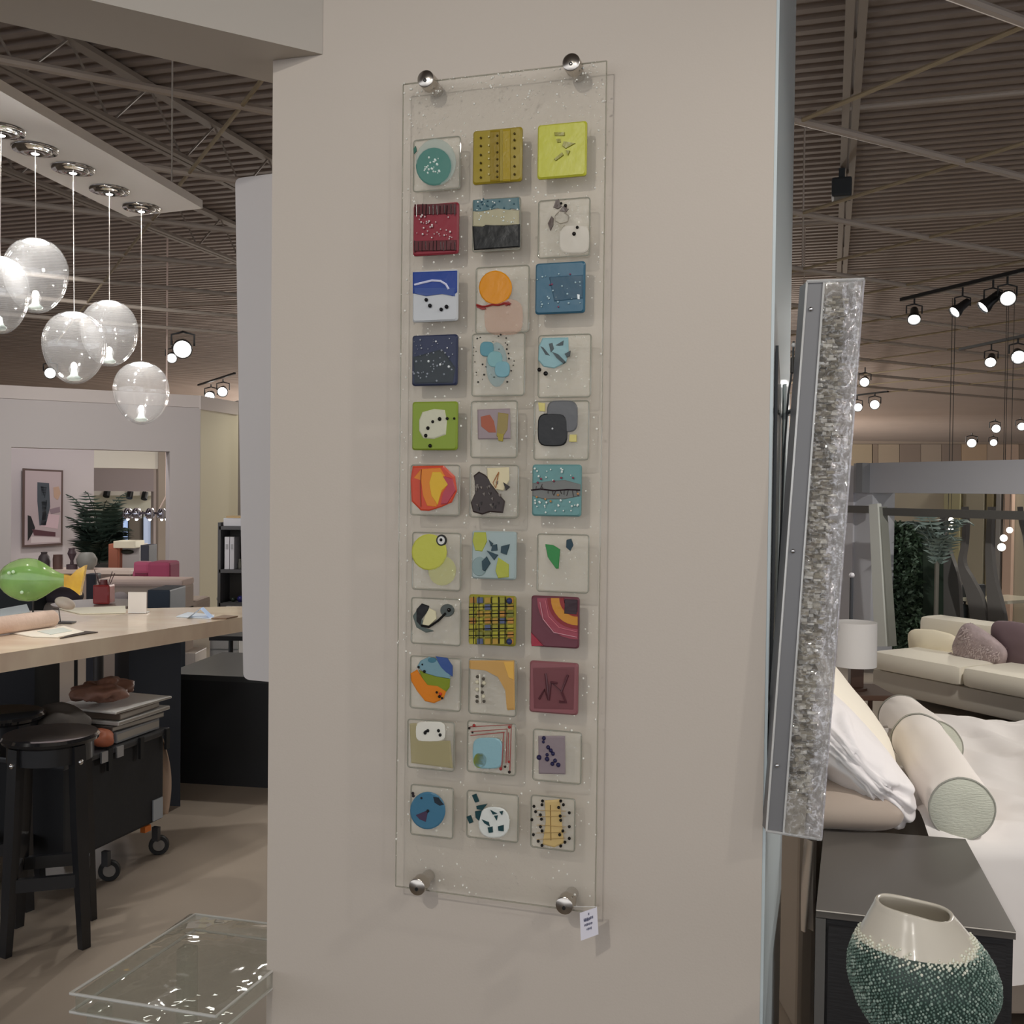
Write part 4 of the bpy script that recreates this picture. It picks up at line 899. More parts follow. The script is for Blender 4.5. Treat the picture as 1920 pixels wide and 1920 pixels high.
# ---- clear acrylic side table in the corner
za = .48
tA, tB, tC = onz(128, 1862, za), onz(405, 1906, za), onz(366, 1712, za)
tD = tB+(tC-tA)
t_ = thing('acrylic_table', V(((tA.x+tD.x)/2, (tA.y+tD.y)/2, 0)), 'thick clear acrylic waterfall side table at the lower left corner', 'side table')
ma = clear('FAFCF8', .96, veil=.09, veilcol='F4F4EC', bump=1.0, bscale=8, gl=.05, rough=.03, name='acrylic', rimr=.8)
medge = clear('FFFFFF', .9, veil=.75, veilcol='FFFFFA', gl=.15, rough=.1, name='acrylic_edge_highlight')
def slabq(a, b_, c, d, z0, z1, nm):
    M_ = ((b_-a)+(d-c)); an = math.atan2((b_-a).y, (b_-a).x); cc = (a+b_+c+d)/4; w_ = (b_-a).length; l_ = (c-a).length
    bx = B(); bx.box(V((cc.x, cc.y, (z0+z1)/2)), (w_, l_, z1-z0), an, bev=.008); return bx.obj(nm, ma, t_, smooth=True)
slabq(tA, tB, tC, tD, za-.045, za, 'top_slab')
for z_ in (za-.002, za-.043):
    for p_, q_ in ((tA, tB), (tA, tC), (tB, tD), (tC, tD)):
        p_ = V((p_.x, p_.y, z_)); q_ = V((q_.x, q_.y, z_)); cc_ = V((*((tA+tB+tC+tD)/4).xy, z_)); p_ = p_.lerp(cc_, .012); q_ = q_.lerp(cc_, .012)
        B().tube([p_, q_], .0035, 6).obj('edge_highlight', medge, t_, smooth=True)  # white tubes put bright highlights along the slab edges
e_ = (tB-tA).normalized(); g_ = (tC-tA).normalized()
for (p, nm) in ((tA+g_*.05+e_*.02, 0), (tD-g_*.09-e_*.06, 0), (tB+g_*.05-e_*.06, 0), (tC-g_*.09+e_*.02, 0)):
    B().box(V((p.x+e_.x*.02, p.y+e_.y*.02, (za-.045)/2)), (.04, .04, za-.05), math.atan2(e_.y, e_.x), bev=.005).obj('leg', ma, t_, smooth=True)
# ---- seen through the opening
BY = 12.9
pf_ = [BW.hit(x, y, .06) for x, y in ((42, 878), (118, 882), (117, 1022), (41, 1026))]
t_ = thing('framed_picture', pf_[3], 'framed abstract picture in black, pink and cream on the back wall', 'picture')
B().prism(pf_, BW.n*.03).obj('frame', mat('55443F', .5), t_)
pi_ = [BW.hit(x, y, .09) for x, y in ((47, 882), (115, 885), (114, 1018), (46, 1022))]
B().prism(pi_, BW.n*.004).obj('canvas', mat('B5A6A8', .8, k=.7), t_)
for (q_, h_, nm) in [([(70, 904), (92, 906), (94, 950), (86, 985), (74, 985), (70, 940)], '4B5158', 'ink_shape'), ([(76, 912), (88, 914), (84, 935), (78, 930)], '1F2226', 'ink_shape'), ([(78, 940), (88, 938), (86, 975), (80, 978)], 'A9A6A8', 'grey_shape'), ([(52, 966), (58, 968), (66, 990), (58, 1005), (52, 1015)], '2B2B2C', 'dark_shape'),
                   ([(100, 914), (110, 912), (114, 925), (108, 938), (101, 932)], 'B89A86', 'tan_oval'), ([(92, 955), (112, 950), (113, 960), (96, 964)], '8E7C84', 'mauve_stroke'), ([(60, 992), (104, 998), (104, 1006), (64, 1004)], '5C3E44', 'maroon_stroke'), ([(58, 1006), (112, 1008), (112, 1016), (58, 1018)], 'D6CACB', 'pale_band'), ([(80, 962), (112, 966), (108, 992), (76, 986)], 'CDB4BA', 'pink_field')]:
    B().prism([BW.hit(x, y, .095) for x, y in q_], BW.n*.003).obj(nm, mat(h_, .8, k=.7), t_)
def leafplant(root, base, top, spread, n, mat_, sd, droop=.5, wid=.06, seg=7):
    r_ = random.Random(sd)
    for i in range(n):
        a = 2*pi*i/n+r_.uniform(-.3, .3); h_ = r_.uniform(.55, 1)*(top-base.z); R_ = spread*r_.uniform(.55, 1)
        b = B(); pts = [base+V((cos(a)*R_*t**1.4, sin(a)*R_*t**1.4, h_*(t-droop*t**3*.9))) for t in [k/seg for k in range(seg+1)]]
        side = V((-sin(a), cos(a), 0))
        b.tube(pts, .006, 4)
        for k in range(1, seg*2+1):
            t = k/(seg*2); f = t*seg; k0_ = min(int(f), seg-1); p = pts[k0_].lerp(pts[k0_+1], f-k0_); L_ = wid*5*sin(pi*min(1, t*.85+.15))
            dd = (pts[k0_+1]-pts[k0_]).normalized()
            for s_ in (-1, 1):
                tip = p+side*s_*L_+dd*L_*.5-PV*L_*.25
                b.add([p, p+dd*wid*.45, tip, p+side*s_*L_*.4-PV*.01], [(0, 1, 2, 3)])
        b.obj('frond', mat_, root)
pb = at(186, 1066, 14.6)
pl_ = thing('potted_palm', V((pb.x, pb.y, 0)), 'dark green palm standing in front of the nook display window', 'plant')
leafplant(pl_, V((pb.x, pb.y, .55)), 2.1, .55, 15, mat('33433B', .6, k=.7), 4, .35, .05)
leafplant(pl_, V((pb.x, pb.y, .5)), 1.5, .5, 10, mat('2A3730', .6, k=.7), 5, .5, .07)
B().lathe([(.001, .0), (.16, .0), (.2, .3), (.21, .5), (.19, .5), (.001, .47)], V((pb.x, pb.y, 0)), 20).obj('pot', mat('2B2B2B', .5), pl_, smooth=True)
# console and vases
cz = at(180, 1069, 12.6); 
t_ = thing('console_table', V((cz.x, 12.6, 0)), 'long pale console table behind the sofa in the gallery', 'table')
cx0, cx1 = at(-60, 1069, 12.6).x, at(248, 1069, 12.6).x
B().box(((cx0+cx1)/2, 12.75, cz.z-.02), (cx1-cx0, .4, .05), bev=.005).obj('table_top', mat('C8B8AE', .5, k=.7), t_)
B().box(((cx0+cx1)/2, 12.8, (cz.z-.05)/2), (cx1-cx0-.1, .3, cz.z-.05)).obj('base_panel', mat('8A7C74', .6), t_)
zt2 = cz.z+.006
def vase(name, x, ytop, w, h, lab, cat='vase', Y=12.65, prof=None, rough=.5, zb=None):
    zb = zt2 if zb is None else zb
    c = at(x, 1000, Y); tz = at(x, ytop, Y).z; hh = tz-zb; r = w/2/1920*Y
    prof = prof or [(.55, 0), (.9, .12), (1, .45), (.75, .75), (.45, .9), (.5, 1), (.4, .98), (.3, .8)]
    tt = thing(name, V((c.x, Y, zb)), lab, cat)
    b = B().lathe([(.001, 0)]+[(r*a, hh*z) for a, z in prof], V((c.x, Y, zb)), 20); b.obj('body', mat(h, rough, k=.7), tt, smooth=True)
    return tt, V((c.x, Y, zb)), r, hh
vase('dark_vase', 83, 1035, 24, '3B3538', 'dark plum bottle vase leftmost on the console')
vase('brown_vase', 109, 1040, 20, '5A4440', 'brown square shouldered vase between two dark vases', prof=[(.9, 0), (.95, .7), (.85, .95), (.9, 1), (.7, .97)])
vase('sculpted_vase', 135, 1028, 18, '4A3C42', 'dark sculpted vase on a block right of the brown vase', prof=[(1.1, 0), (1.1, .22), (.4, .24), (.3, .4), (.9, .75), (.6, .95), (.7, 1), (.4, .96)])
t_, c, r, hh = vase('grey_orb_vase', 163, 1036, 40, '7E7E7A', 'grey green rounded vase in front of the palm', prof=[(.5, 0), (.85, .25), (.95, .6), (.7, .9), (.5, 1), (.4, .95)])
# orange crate, white planter, dark chair back behind console
def bxx(name, x0, x1, y0, y1, Y, h, lab, cat, part, dep=.3, extra=None, bev=.01):
    a, b_ = at(x0, (y0+y1)/2, Y), at(x1, (y0+y1)/2, Y); z1, z0 = at((x0+x1)/2, y0, Y).z, 0.0
    tt = thing(name, V(((a.x+b_.x)/2, Y+dep/2, max(0, z0))), lab, cat)
    B().box(((a.x+b_.x)/2, Y+dep/2, (z0+z1)/2), (b_.x-a.x, dep, z1-z0), bev=bev).obj(part, mat(h, .6, k=.68), tt)
    return tt, ((a.x+b_.x)/2, Y, z0, z1, b_.x-a.x)
t_, g_1 = bxx('terracotta_crate', 203, 224, 1020, 1068, 13.2, '9C5E4A', 'terracotta orange cabinet beside the palm', 'cabinet', 'body')
B().box((g_1[0], 13.19, (g_1[2]+g_1[3])/2), (g_1[4]*.8, .02, (g_1[3]-g_1[2])*.85)).obj('door', mat('8A5544', .6), t_)
t_, g_1 = bxx('white_planter', 222, 262, 1020, 1066, 13.3, 'A8A4A4', 'white planter with cream top behind the console', 'planter', 'body')
B().box((g_1[0], 13.3, g_1[3]+.0), (g_1[4]*1.02, .34, .09), bev=.01).obj('rim', mat('D6D0BC', .6), t_)
B().ball((g_1[0]-.02, 13.28, g_1[3]-.1), (.09, .04, .03), 12, 6).obj('leaf_clump', mat('2A2C26', .7), t_)
bxx('navy_chair_back', 263, 279, 1022, 1052, 13.0, '33353F', 'dark slate chair back right of the white planter', 'chair', 'backrest')
# chandelier: chrome ring of cups with a stem
ch = at(275, 962, 13.2); chn = thing('chandelier', V((ch.x, ch.y, ch.z+.05)), 'chrome multi cup chandelier hanging in the gallery opening', 'chandelier')
for i in range(9):
    a = 2*pi*i/9+.2; p = ch+V((.25*cos(a), .15*sin(a), 0))
    cpn = B().lathe([(.001, .062), (.035, .06), (.056, .025), (.06, -.037), (.037, -.07), (.001, -.075)], p, 14).obj('chrome_cup', mat('A8A8B4', .08, metal=1, k=.9), chn, smooth=True)
    B().ball(p-PV*.08, .018, 10, 6).obj('bulb', emis((.95, .97, 1), 4), cpn, smooth='full')
B().lathe([(.16, -.012), (.25, -.012), (.25, .012), (.16, .012), (.16, -.012)], ch, 30, fn=lambda p, a: V((p.x, p.y*.65, p.z))).obj('ring', mat('3A3438', .3, metal=.7), chn, smooth=True)
B().tube([ch+V((.14, 0, .0)), ch+V((.25, 0, .22)), ch+V((.25, 0, ZD-ch.z))], .012, 8).obj('stem', mat('B5A49C', .4), chn)
# pink armchair
pk = at(281, 1090, 9.4); fl = V((pk.x, 9.4, 0))
ch2 = thing('pink_armchair', fl, 'dusty pink armchair with a bolster headrest beside the gallery opening', 'armchair')
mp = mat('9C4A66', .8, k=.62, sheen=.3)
YC = 9.4
def pbox(x0, x1, y0, y1, Y, dep, nm, m, par, bev=.03):
    a_, c_ = at(x0, (y0+y1)/2, Y), at(x1, (y0+y1)/2, Y); z1, z0 = at((x0+x1)/2, y0, Y).z, at((x0+x1)/2, y1, Y).z
    return B().box(((a_.x+c_.x)/2, Y+dep/2, (z0+z1)/2), (c_.x-a_.x, dep, z1-z0), bev=bev).obj(nm, m, par)
pbox(249, 280, 1053, 1076, YC-.06, .12, 'headrest', mp, ch2)
pbox(247, 278, 1070, 1094, YC, .12, 'backrest', mp, ch2)
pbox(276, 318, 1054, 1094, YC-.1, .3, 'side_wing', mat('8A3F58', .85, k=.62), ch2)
pbox(244, 318, 1093, 1115, YC-.3, .5, 'seat', mp, ch2)
for x_ in (250, 312): pt_ = at(x_, 1114, YC); B().tube([V((pt_.x, YC, 0)), pt_], .015, 6).obj('leg', mat('2A2A2A', .4), ch2)
# sofa (beige) and navy ottoman, round table, red jar
ys = 7.6
sx0, sx1 = at(150, 1100, ys).x, at(318, 1100, ys).x; zs = at(240, 1095, ys).z
so = thing('beige_sofa', V(((sx0+sx1)/2, ys+.4, 0)), 'low beige sofa with pink seam seen behind the red jar', 'sofa')
B().box(((sx0+sx1)/2, ys+.45, zs-.02), (sx1-sx0, .3, .055), bev=.02).obj('back_rail', mat('C4B0A8', .85, k=.68), so)
B().box(((sx0+sx1)/2, ys+.45, (zs-.04)/2), (sx1-sx0, .28, zs-.04), bev=.02).obj('backrest', mat('A89A90', .85, k=.68), so)
B().box(((sx0+sx1)/2, ys+.7, zs-.34), (sx1-sx0, .7, .3), bev=.03).obj('seat', mat('A89A90', .85, k=.68), so)
B().sq(at(225, 1122, ys+.1), (.06, .05, .05), e=.8).obj('scatter_cushion', mat('B8B0B4', .85, k=.68), so, smooth='full')
bxx('navy_ottoman', 276, 318, 1106, 1160, 7.0, '2F3A48', 'navy blue upholstered block at the foot of the pier', 'ottoman', 'body', dep=.35)
bxx('black_speaker', 161, 179, 1076, 1093, 8.3, '1D1F28', 'small black box between the fish tail and the red jar', 'box', 'body', dep=.12)
rt = at(185, 1131, 6.3)
t_ = thing('round_table', V((rt.x, 6.3, 0)), 'round dark taupe table behind the island', 'table')
B().lathe([(.001, -.02), (.26, -.02), (.27, -.01), (.27, .0), (.001, .0)], rt, 36).obj('table_top', mat('80746C', .4), t_, smooth=True)
B().lathe([(.2, 0), (.03, .02), (.03, rt.z-.02)], V((rt.x, 6.3, 0)), 20).obj('pedestal', mat('2A2828', .4), t_, smooth=True)
jx = at(195, 1121, 6.25)
jz = rt.z+.001
t_ = thing('red_jar', V((jx.x, 6.25, jz)), 'square red glass diffuser jar with dark reed sticks on the round table', 'jar')
B().box((jx.x, 6.25, jz+.062), (.1, .1, .12), .0, bev=.012).obj('jar', mat('8A3030', .15, k=.7, coat=.6, alpha=.9), t_)
B().lathe([(.001, .12), (.025, .12), (.022, .15), (.001, .15)], (jx.x, 6.25, jz), 14).obj('neck', mat('5A2424', .3), t_, smooth=True)
for dx, dz in ((-.06, .21), (-.045, .19), (.05, .2), (.065, .19)): B().tube([(jx.x+dx*.1, 6.25, jz+.05), (jx.x+dx, 6.25, jz+dz)], .0025, 5).obj('reed_stick', mat('4A3434', .6), t_)
# grey armchairs low in front of the sofa
t_ = thing('grey_lounge_chair', at(120, 1124, 6.9)*1, 'charcoal curved lounge chair behind the glass fish', 'chair'); o_ = ORG[t_.name]
B().sq(at(115, 1118, 6.9), (.14, .12, .06), e=.85).obj('backrest', mat('443E44', .85, k=.68), t_, smooth='full')
B().sq(at(115, 1140, 6.9), (.16, .16, .06), e=.85).obj('seat', mat('8C857F', .85, k=.68), t_, smooth='full')
for dx in (-.1, .1): B().tube([at(115, 1145, 6.9)+V((dx, 0, 0)), V((at(115, 1145, 6.9).x+dx, 6.9, 0))], .012, 6).obj('leg', mat('2A2A2A', .4), t_)
bxx('black_credenza', -60, 62, 1098, 1150, 6.6, '1E2326', 'dark credenza at the left frame edge behind the fish', 'cabinet', 'body', dep=.4)
# shelf unit beside the white panel
shY = 9.0
a, b_ = at(411, 1000, shY), at(470, 1000, shY)
t_ = thing('shelf_unit', V(((a.x+b_.x)/2, shY+.15, 0)), 'dark grey open shelf unit holding white binders beside the white panel', 'shelf')
ms = mat('4A4A4C', .5, k=.7)
for y in (990, 1071, 1134): B().box(((a.x+b_.x)/2, shY+.15, at(430, y, shY).z), (b_.x-a.x, .3, .03)).obj('shelf_board', ms, t_)
for x in (a.x, b_.x): B().box((x, shY+.15, at(430, 980, shY).z/2), (.025, .3, at(430, 980, shY).z)).obj('side_panel', ms, t_)
B().box(((a.x+b_.x)/2, shY+.31, at(430, 980, shY).z/2), (b_.x-a.x, .02, at(430, 980, shY).z)).obj('back_panel', mat('55524F', .6, k=.7), t_)
zz = at(430, 1071, shY).z+.016
for i, (x0, x1, h, lab) in enumerate([(420, 429, 'C0BFC4', 'left white binder on the dark shelf'), (430, 438, 'B4B3B8', 'second white binder on the dark shelf')]):
    a_, c_ = at(x0, 1000, shY), at(x1, 1000, shY); hgt = at(430, 1007, shY).z-zz
    tt = thing('binder', V(((a_.x+c_.x)/2, shY+.12, zz)), lab, 'binder'); B().box(((a_.x+c_.x)/2, shY+.12, zz+hgt/2), (c_.x-a_.x, .2, hgt), bev=.003).obj('cover', mat(h, .6, k=.7), tt); B().box(((a_.x+c_.x)/2, shY+.018, zz+hgt*.7), ((c_.x-a_.x)*.5, .004, hgt*.15)).obj('label_patch', mat('8E8E92', .6), tt)
for i, x in enumerate((443, 450)):
    a_ = at(x, 1000, shY); tt = thing('small_vase', V((a_.x, shY+.12, zz)), ['small grey jar beside the binders', 'small dark jar rightmost on the shelf'][i], 'jar')
    B().lathe([(.001, 0), (.014, 0), (.016, .04), (.01, .07), (.012, .085), (.006, .08)], V((a_.x, shY+.12, zz)), 14).obj('body', mat(['8C8A80', '3A3A36'][i], .4), tt, smooth=True)
zz = at(430, 990, shY).z+.016
a_, c_ = at(417, 980, shY), at(452, 980, shY); tt = thing('white_box_file', V(((a_.x+c_.x)/2, shY+.14, zz)), 'white storage box on top of the dark shelf unit', 'box')
B().box(((a_.x+c_.x)/2, shY+.14, zz+.035), (c_.x-a_.x, .22, .07), bev=.004).obj('box', mat('B9B8BC', .6, k=.7), tt); B().box(((a_.x+c_.x)/2+.01, shY+.14, zz+.08), ((c_.x-a_.x)*.85, .2, .016)).obj('lid', mat('A8906A', .6, k=.7), tt)
zz = at(430, 1134, shY).z+.016
for x, h, l, w_ in ((407, '8A8A82', 'grey rounded ornament at the end of the island', .03), (432, '1C241E', 'dark green ornament low on the shelf', .022), (446, '23235A', 'deep blue ornament low on the shelf', .03)):
    c = at(x, 1000, shY-.0); tt = thing('ornament', V((c.x, shY+.1, zz)), l, 'ornament'); B().ball((c.x, shY+.1, zz+w_*.9), (w_, w_, w_*.9), 14, 8).obj('body', mat(h, .3, k=.6), tt, smooth='full'); B().lathe([(.001, -.0), (w_*.6, 0), (w_*.6, .006), (.001, .006)], (c.x, shY+.1, zz), 14).obj('foot', mat(h, .3, k=.6), tt)
# ================================================================ RIGHT SIDE: sconce, nightstand, vase, bed, sofa
# ---- tilted crystal sconce on the column end face
YS = 2.0
def S(x, y, Y=YS): return at(x, y, Y)
sc = thing('crystal_sconce', S(1488, 1568, YS+.03), 'tall tilted acrylic sconce with grey side plate and bubbly crystal core', 'wall light')
def quad(nm, px, dep, m, par=sc, Y=YS, smooth=False):
    return B().prism([S(x, y, Y) for x, y in px], (0, dep, 0)).obj(nm, m, par)
def lerp(a, b, t): return (a[0]+(b[0]-a[0])*t, a[1]+(b[1]-a[1])*t)
TL, TM, TR = (1513, 528), (1545, 528), (1620, 524)
BL, BM, BR = (1437, 1558), (1469, 1562), (1540, 1574)
quad('side_plate', [TL, TM, BM, BL], .05, mat('7E7E80', .4, metal=.15, k=1.0))
for (a, b_) in ((TL, BL), (TM, BM)):
    B().tube([S(*a, YS-.002), S(*b_, YS-.002)], .0022, 6).obj('bright_edge', clear('FFFFFF', .9, veil=.7, veilcol='E8E8E6', gl=.1, rough=.1, name='sc_edge'), sc, smooth=True)
B().tube([S(*TR, YS-.002), S(*BR, YS-.002)], .002, 6).obj('outer_edge', clear('FFFFFF', .9, veil=.5, veilcol='D0CCD2', gl=.1, rough=.1, name='sc_edge2'), sc, smooth=True)
B().tube([S(*TL, YS-.002), S(*TR, YS-.002)], .0035, 6).obj('top_edge', clear('FFFFFF', .9, veil=.7, veilcol='C8C8C8', gl=.1, name='sc_edge3'), sc, smooth=True)
B().tube([S(*BL, YS-.002), S(*BR, YS-.002)], .003, 6).obj('bottom_edge', clear('FFFFFF', .9, veil=.6, veilcol='C8C8C8', gl=.1, name='sc_edge3'), sc, smooth=True)
# wavy outer acrylic slab
def wav(u, v):
    p = lerp(lerp(TM, TR, u), lerp(BM, BR, u), v); q = S(*p)
    return q+V((0, -.004-.010*noise.noise(V((u*6, v*70, 1)))-.012*abs(noise.noise(V((u*2.5, v*26, 7)))), 0))
B().grid(wav, 26, 300).obj('wavy_acrylic', clear('FFFFFF', .97, veil=.10, veilcol='F0F0EE', bump=1.0, bscale=45, gl=.10, rough=.06, name='wavy', rimr=.9), sc, smooth='full')
quad('back_sheet', [TM, TR, BR, BM], .003, clear('E8E8E6', .85, veil=.30, veilcol='D0CCC6', gl=.05, name='sc_back'), Y=YS+.045)
# outer wavy rib
def rib(u, v):
    p = lerp(lerp(TM, TR, .50+.46*u), lerp(BM, BR, .50+.46*u), v); q = S(*p, YS+.02)
    return q+V((.004*noise.noise(V((0, v*30, 2))), -.020*sin(pi*u)*(.55+.9*noise.noise(V((u*3, v*24, 9))))-.006*noise.noise(V((u*9, v*60, 3))), 0))
B().grid(rib, 12, 260).obj('outer_rib', mat('D0CED2', .10, k=.8, coat=1, alpha=.5, metal=.4, bump=.6, bscale=30), sc, smooth='full')
# crystal core: rows of small crushed glass bricks
rq = random.Random(11); b = B(); n_rows = 130
for i in range(n_rows):
    v = (i+.5)/n_rows
    if v < .03 or v > .965: continue
    u = .03
    while u < .52:
        du_ = rq.uniform(.09, .26); p = lerp(lerp(TM, TR, u+du_/2), lerp(BM, BR, u+du_/2), v); c = S(*p, YS+.022)
        wd = du_*75/1920*YS*.9; hh = 1.09/n_rows*rq.uniform(.35, .9)
        b.box(c, (wd, rq.uniform(.012, .03), hh), M=Matrix.Rotation(rq.uniform(-.05, .05), 3, 'Y') @ Matrix.Rotation(rq.uniform(-.5, .5), 3, 'Z') @ Matrix.Rotation(rq.uniform(-.5, .5), 3, 'X'), mi=rq.choice((0, 0, 1, 2)))
        u += du_
o = b.obj('crystal_core', [mat('A8A08E', .08, k=.7, coat=1, alpha=.55), mat('E8E4DA', .06, k=.9, coat=1, alpha=.7), mat('7A7264', .12, k=.8, coat=1, alpha=.8)], sc); o['kind'] = 'stuff'
# end cap block near the bottom
quad('end_block', [lerp(TM, BM, .93), lerp(lerp(TM, TR, .55), lerp(BM, BR, .55), .93), lerp(BM, BR, .55), BM], .03, clear('E0DCD4', .9, veil=.4, veilcol='D0C8BC', bump=.3, gl=.05, name='endb'), Y=YS+.005)
for t in (.05, .49, .88):
    p = lerp(lerp(TL, TM, .35), lerp(BL, BM, .35), t); B().ball(S(*p, YS-.002), (.0045, .003, .0045), 12, 6).obj('screw', mat('D8D8D8', .15, metal=1, k=1), sc, smooth='full')
for t in (.17, .33, .43): pass
B().tube([S(1505, 760, YS+.05), c1+PD*.008+PQ*.30+V((0, 0, S(1505, 760).z))], .006, 6).obj('mount_arm', mat('77787A', .4, metal=.7), sc)
B().tube([S(1470, 1300, YS+.05), c1+PD*.008+PQ*.25+V((0, 0, S(1470, 1300).z))], .006, 6).obj('mount_arm', mat('77787A', .4, metal=.7), sc)
# cables hanging from a clip beside the sconce
def end_face(x, y, off=.016):
    pl = Plane(c1+PD*off, -TH+pi/2)
    return pl.hit(x, y)
cb_ = thing('power_cable', S(1486, 690, 2.12), 'thin grey cable with inline plug hanging behind the crystal sconce', 'cable')
pts = [(1488, 640), (1486, 690), (1478, 740), (1474, 800), (1470, 850), (1466, 960), (1460, 1080), (1452, 1250), (1446, 1400)]
B().tube([at(x, y, 2.12) for x, y in pts], .0022, 6).obj('cord', mat('3A3E40', .5), cb_, smooth=True)
B().tube([at(x, y, 2.12) for x, y in [(1490, 700), (1493, 730), (1490, 790), (1483, 830), (1482, 880)]], .0022, 6).obj('second_cord', mat('1C1E20', .5), cb_, smooth=True)
B().box(at(1488, 685, 2.12), (.012, .012, .034), bev=.003).obj('inline_plug', mat('3A3836', .5), cb_)
B().ball(at(1488, 647, 2.12), .005, 10, 6).obj('indicator_clip', mat('F4F4F4', .15, k=.9), cb_, smooth='full')
# narrow pale strips standing in for lit wall beside the sconce shadow
for (x0, x1, h, lab) in ((1459, 1465, 'B0B8B8', 'pale vertical cable channel on the column end face'), (1470, 1475, 'A8B2B2', 'second pale vertical strip standing in for light on the column end face')):
    a_ = [at(x0, 720, 2.2), at(x1, 720, 2.2), at(x1-8, 1500, 2.2), at(x0-8, 1500, 2.2)]
    tag(B().prism(a_, (0, .012, 0)).obj('lit_strip', mat(h, .5, k=.7)), lab, 'strip')

# ---- nightstand
zn = .64
n0, n1, n2, n3 = onz(1530, 1705, zn), onz(1905, 1747, zn), onz(1810, 1573, zn), onz(1545, 1553, zn)
ns = thing('nightstand', V(((n0.x+n1.x+n2.x+n3.x)/4, (n0.y+n1.y+n2.y+n3.y)/4, 0)), 'dark charcoal box nightstand behind the dimpled vase', 'nightstand')
mn = mat('4E4A46', .35, k=.72); mnf = mat('1E1D1E', .45, k=.7, bump=.1, bscale=20, stretch=(1, 1, 8))
B().prism([V((*p.xy, zn-.018)) for p in (n0, n1, n2, n3)], (0, 0, .018)).obj('top_board', mn, ns)
cN = (n0+n1+n2+n3)/4
ins = [V((*(p.lerp(cN, .02)).xy, .04)) for p in (n0, n1, n2, n3)]
B().prism(ins, (0, 0, zn-.060)).obj('carcass', mnf, ns)
fdir = (n1-n0); fdir.z = 0; fl_ = fdir.length; fdir.normalize(); fn_ = V((fdir.y, -fdir.x, 0))
for (za_, zb_, l) in ((.34, .605, 'upper drawer front'), (.06, .325, 'lower drawer front')):
    a0 = n0+fdir*.028+fn_*.004; a1 = n1-fdir*.02+fn_*.004
    B().prism([V((*a0.xy, za_)), V((*a1.xy, za_)), V((*a1.xy, zb_)), V((*a0.xy, zb_))], -fn_*.016).obj('drawer_front', mnf, ns)
B().tube([V((*(n0+fn_*.001).xy, zn-.002)), V((*(n1+fn_*.001).xy, zn-.002))], .0016, 6).obj('front_edge_band', mat('A8A29A', .3, k=.8), ns)
B().prism([V((*(n0+fn_*.003).xy, .02)), V((*(n0+fdir*.022+fn_*.003).xy, .02)), V((*(n0+fdir*.022+fn_*.003).xy, zn-.02)), V((*(n0+fn_*.003).xy, zn-.02))], -fn_*.02).obj('side_post', mat('4A4846', .4), ns)
for p in ins: B().box(V((p.x, p.y, .02)).lerp(V((cN.x, cN.y, .02)), .08), (.03, .03, .04)).obj('foot', mat('151515', .5), ns)

# ---- dimpled vase on its slim plinth
YV = 1.82
vc = at(1724, 1832, YV); zb = at(1735, 1938, YV).z; pv = YV/1920
pd_ = thing('vase_plinth', V((vc.x, vc.y, 0)), 'slim round plinth under the dimpled vase, below the frame', 'plinth')
B().lathe([(.001, 0), (.10, 0), (.10, .02), (.055, .03), (.055, zb-.02), (.075, zb-.01), (.075, zb-.001), (.001, zb-.001)], V((vc.x, vc.y, 0)), 28).obj('column', mat('1B1B1C', .4), pd_, smooth=True)
vs = thing('dimpled_vase', V((vc.x, vc.y, zb)), 'wide ceramic vase, white glazed neck above a skin of green and white beads', 'vase')
# profile in px (radius, y) ; slight lean of the outline to the right low
prof = [(74, 1936), (100, 1915), (122, 1885), (135, 1850), (137, 1825), (131, 1795), (118, 1768), (102, 1745), (87, 1722), (76, 1706), (71, 1697)]
def vsh(p, a):                   # flattened, skewed body
    t = (p.z-0)/((1936-1697)*pv)
    t = max(0, min(1, t))
    k = 1+.05*cos(a)*(1-t) - .0
    x = p.x*k+.010*(1-abs(2*t-.6)) - .006*t
    dz = -.010*t**3*cos(a)+.002*t**3*sin(3*a+1)
    return V((x+.004*t*sin(2*a), p.y*.82, p.z+dz))
ring = [(r*pv, (1936-y)*pv) for r, y in prof]
def dens(pr, n=6):
    out = []
    for i in range(len(pr)-1):
        for j in range(n): 
            t = j/n; out.append((pr[i][0]*(1-t)+pr[i+1][0]*t, pr[i][1]*(1-t)+pr[i+1][1]*t))
    return out+[pr[-1]]
dr = dens(ring)
wall = dr+[(dr[-1][0]-.003, dr[-1][1]+.002), (dr[-1][0]-.007, dr[-1][1]-.001)]+[(max(.001, r-.008), z) for r, z in dr[::-1][3:]]+[(.001, .012)]
B().lathe([(.001, 0)]+wall, V((vc.x, vc.y, zb)), 64, fn=vsh).obj('body', mat('BDB7AB', .18, k=.66, coat=.8), vs, smooth='full')
b = B(); gold = 2.399963; N = 4400; rv = random.Random(2); acc = 0; hs = ring[-1][1]
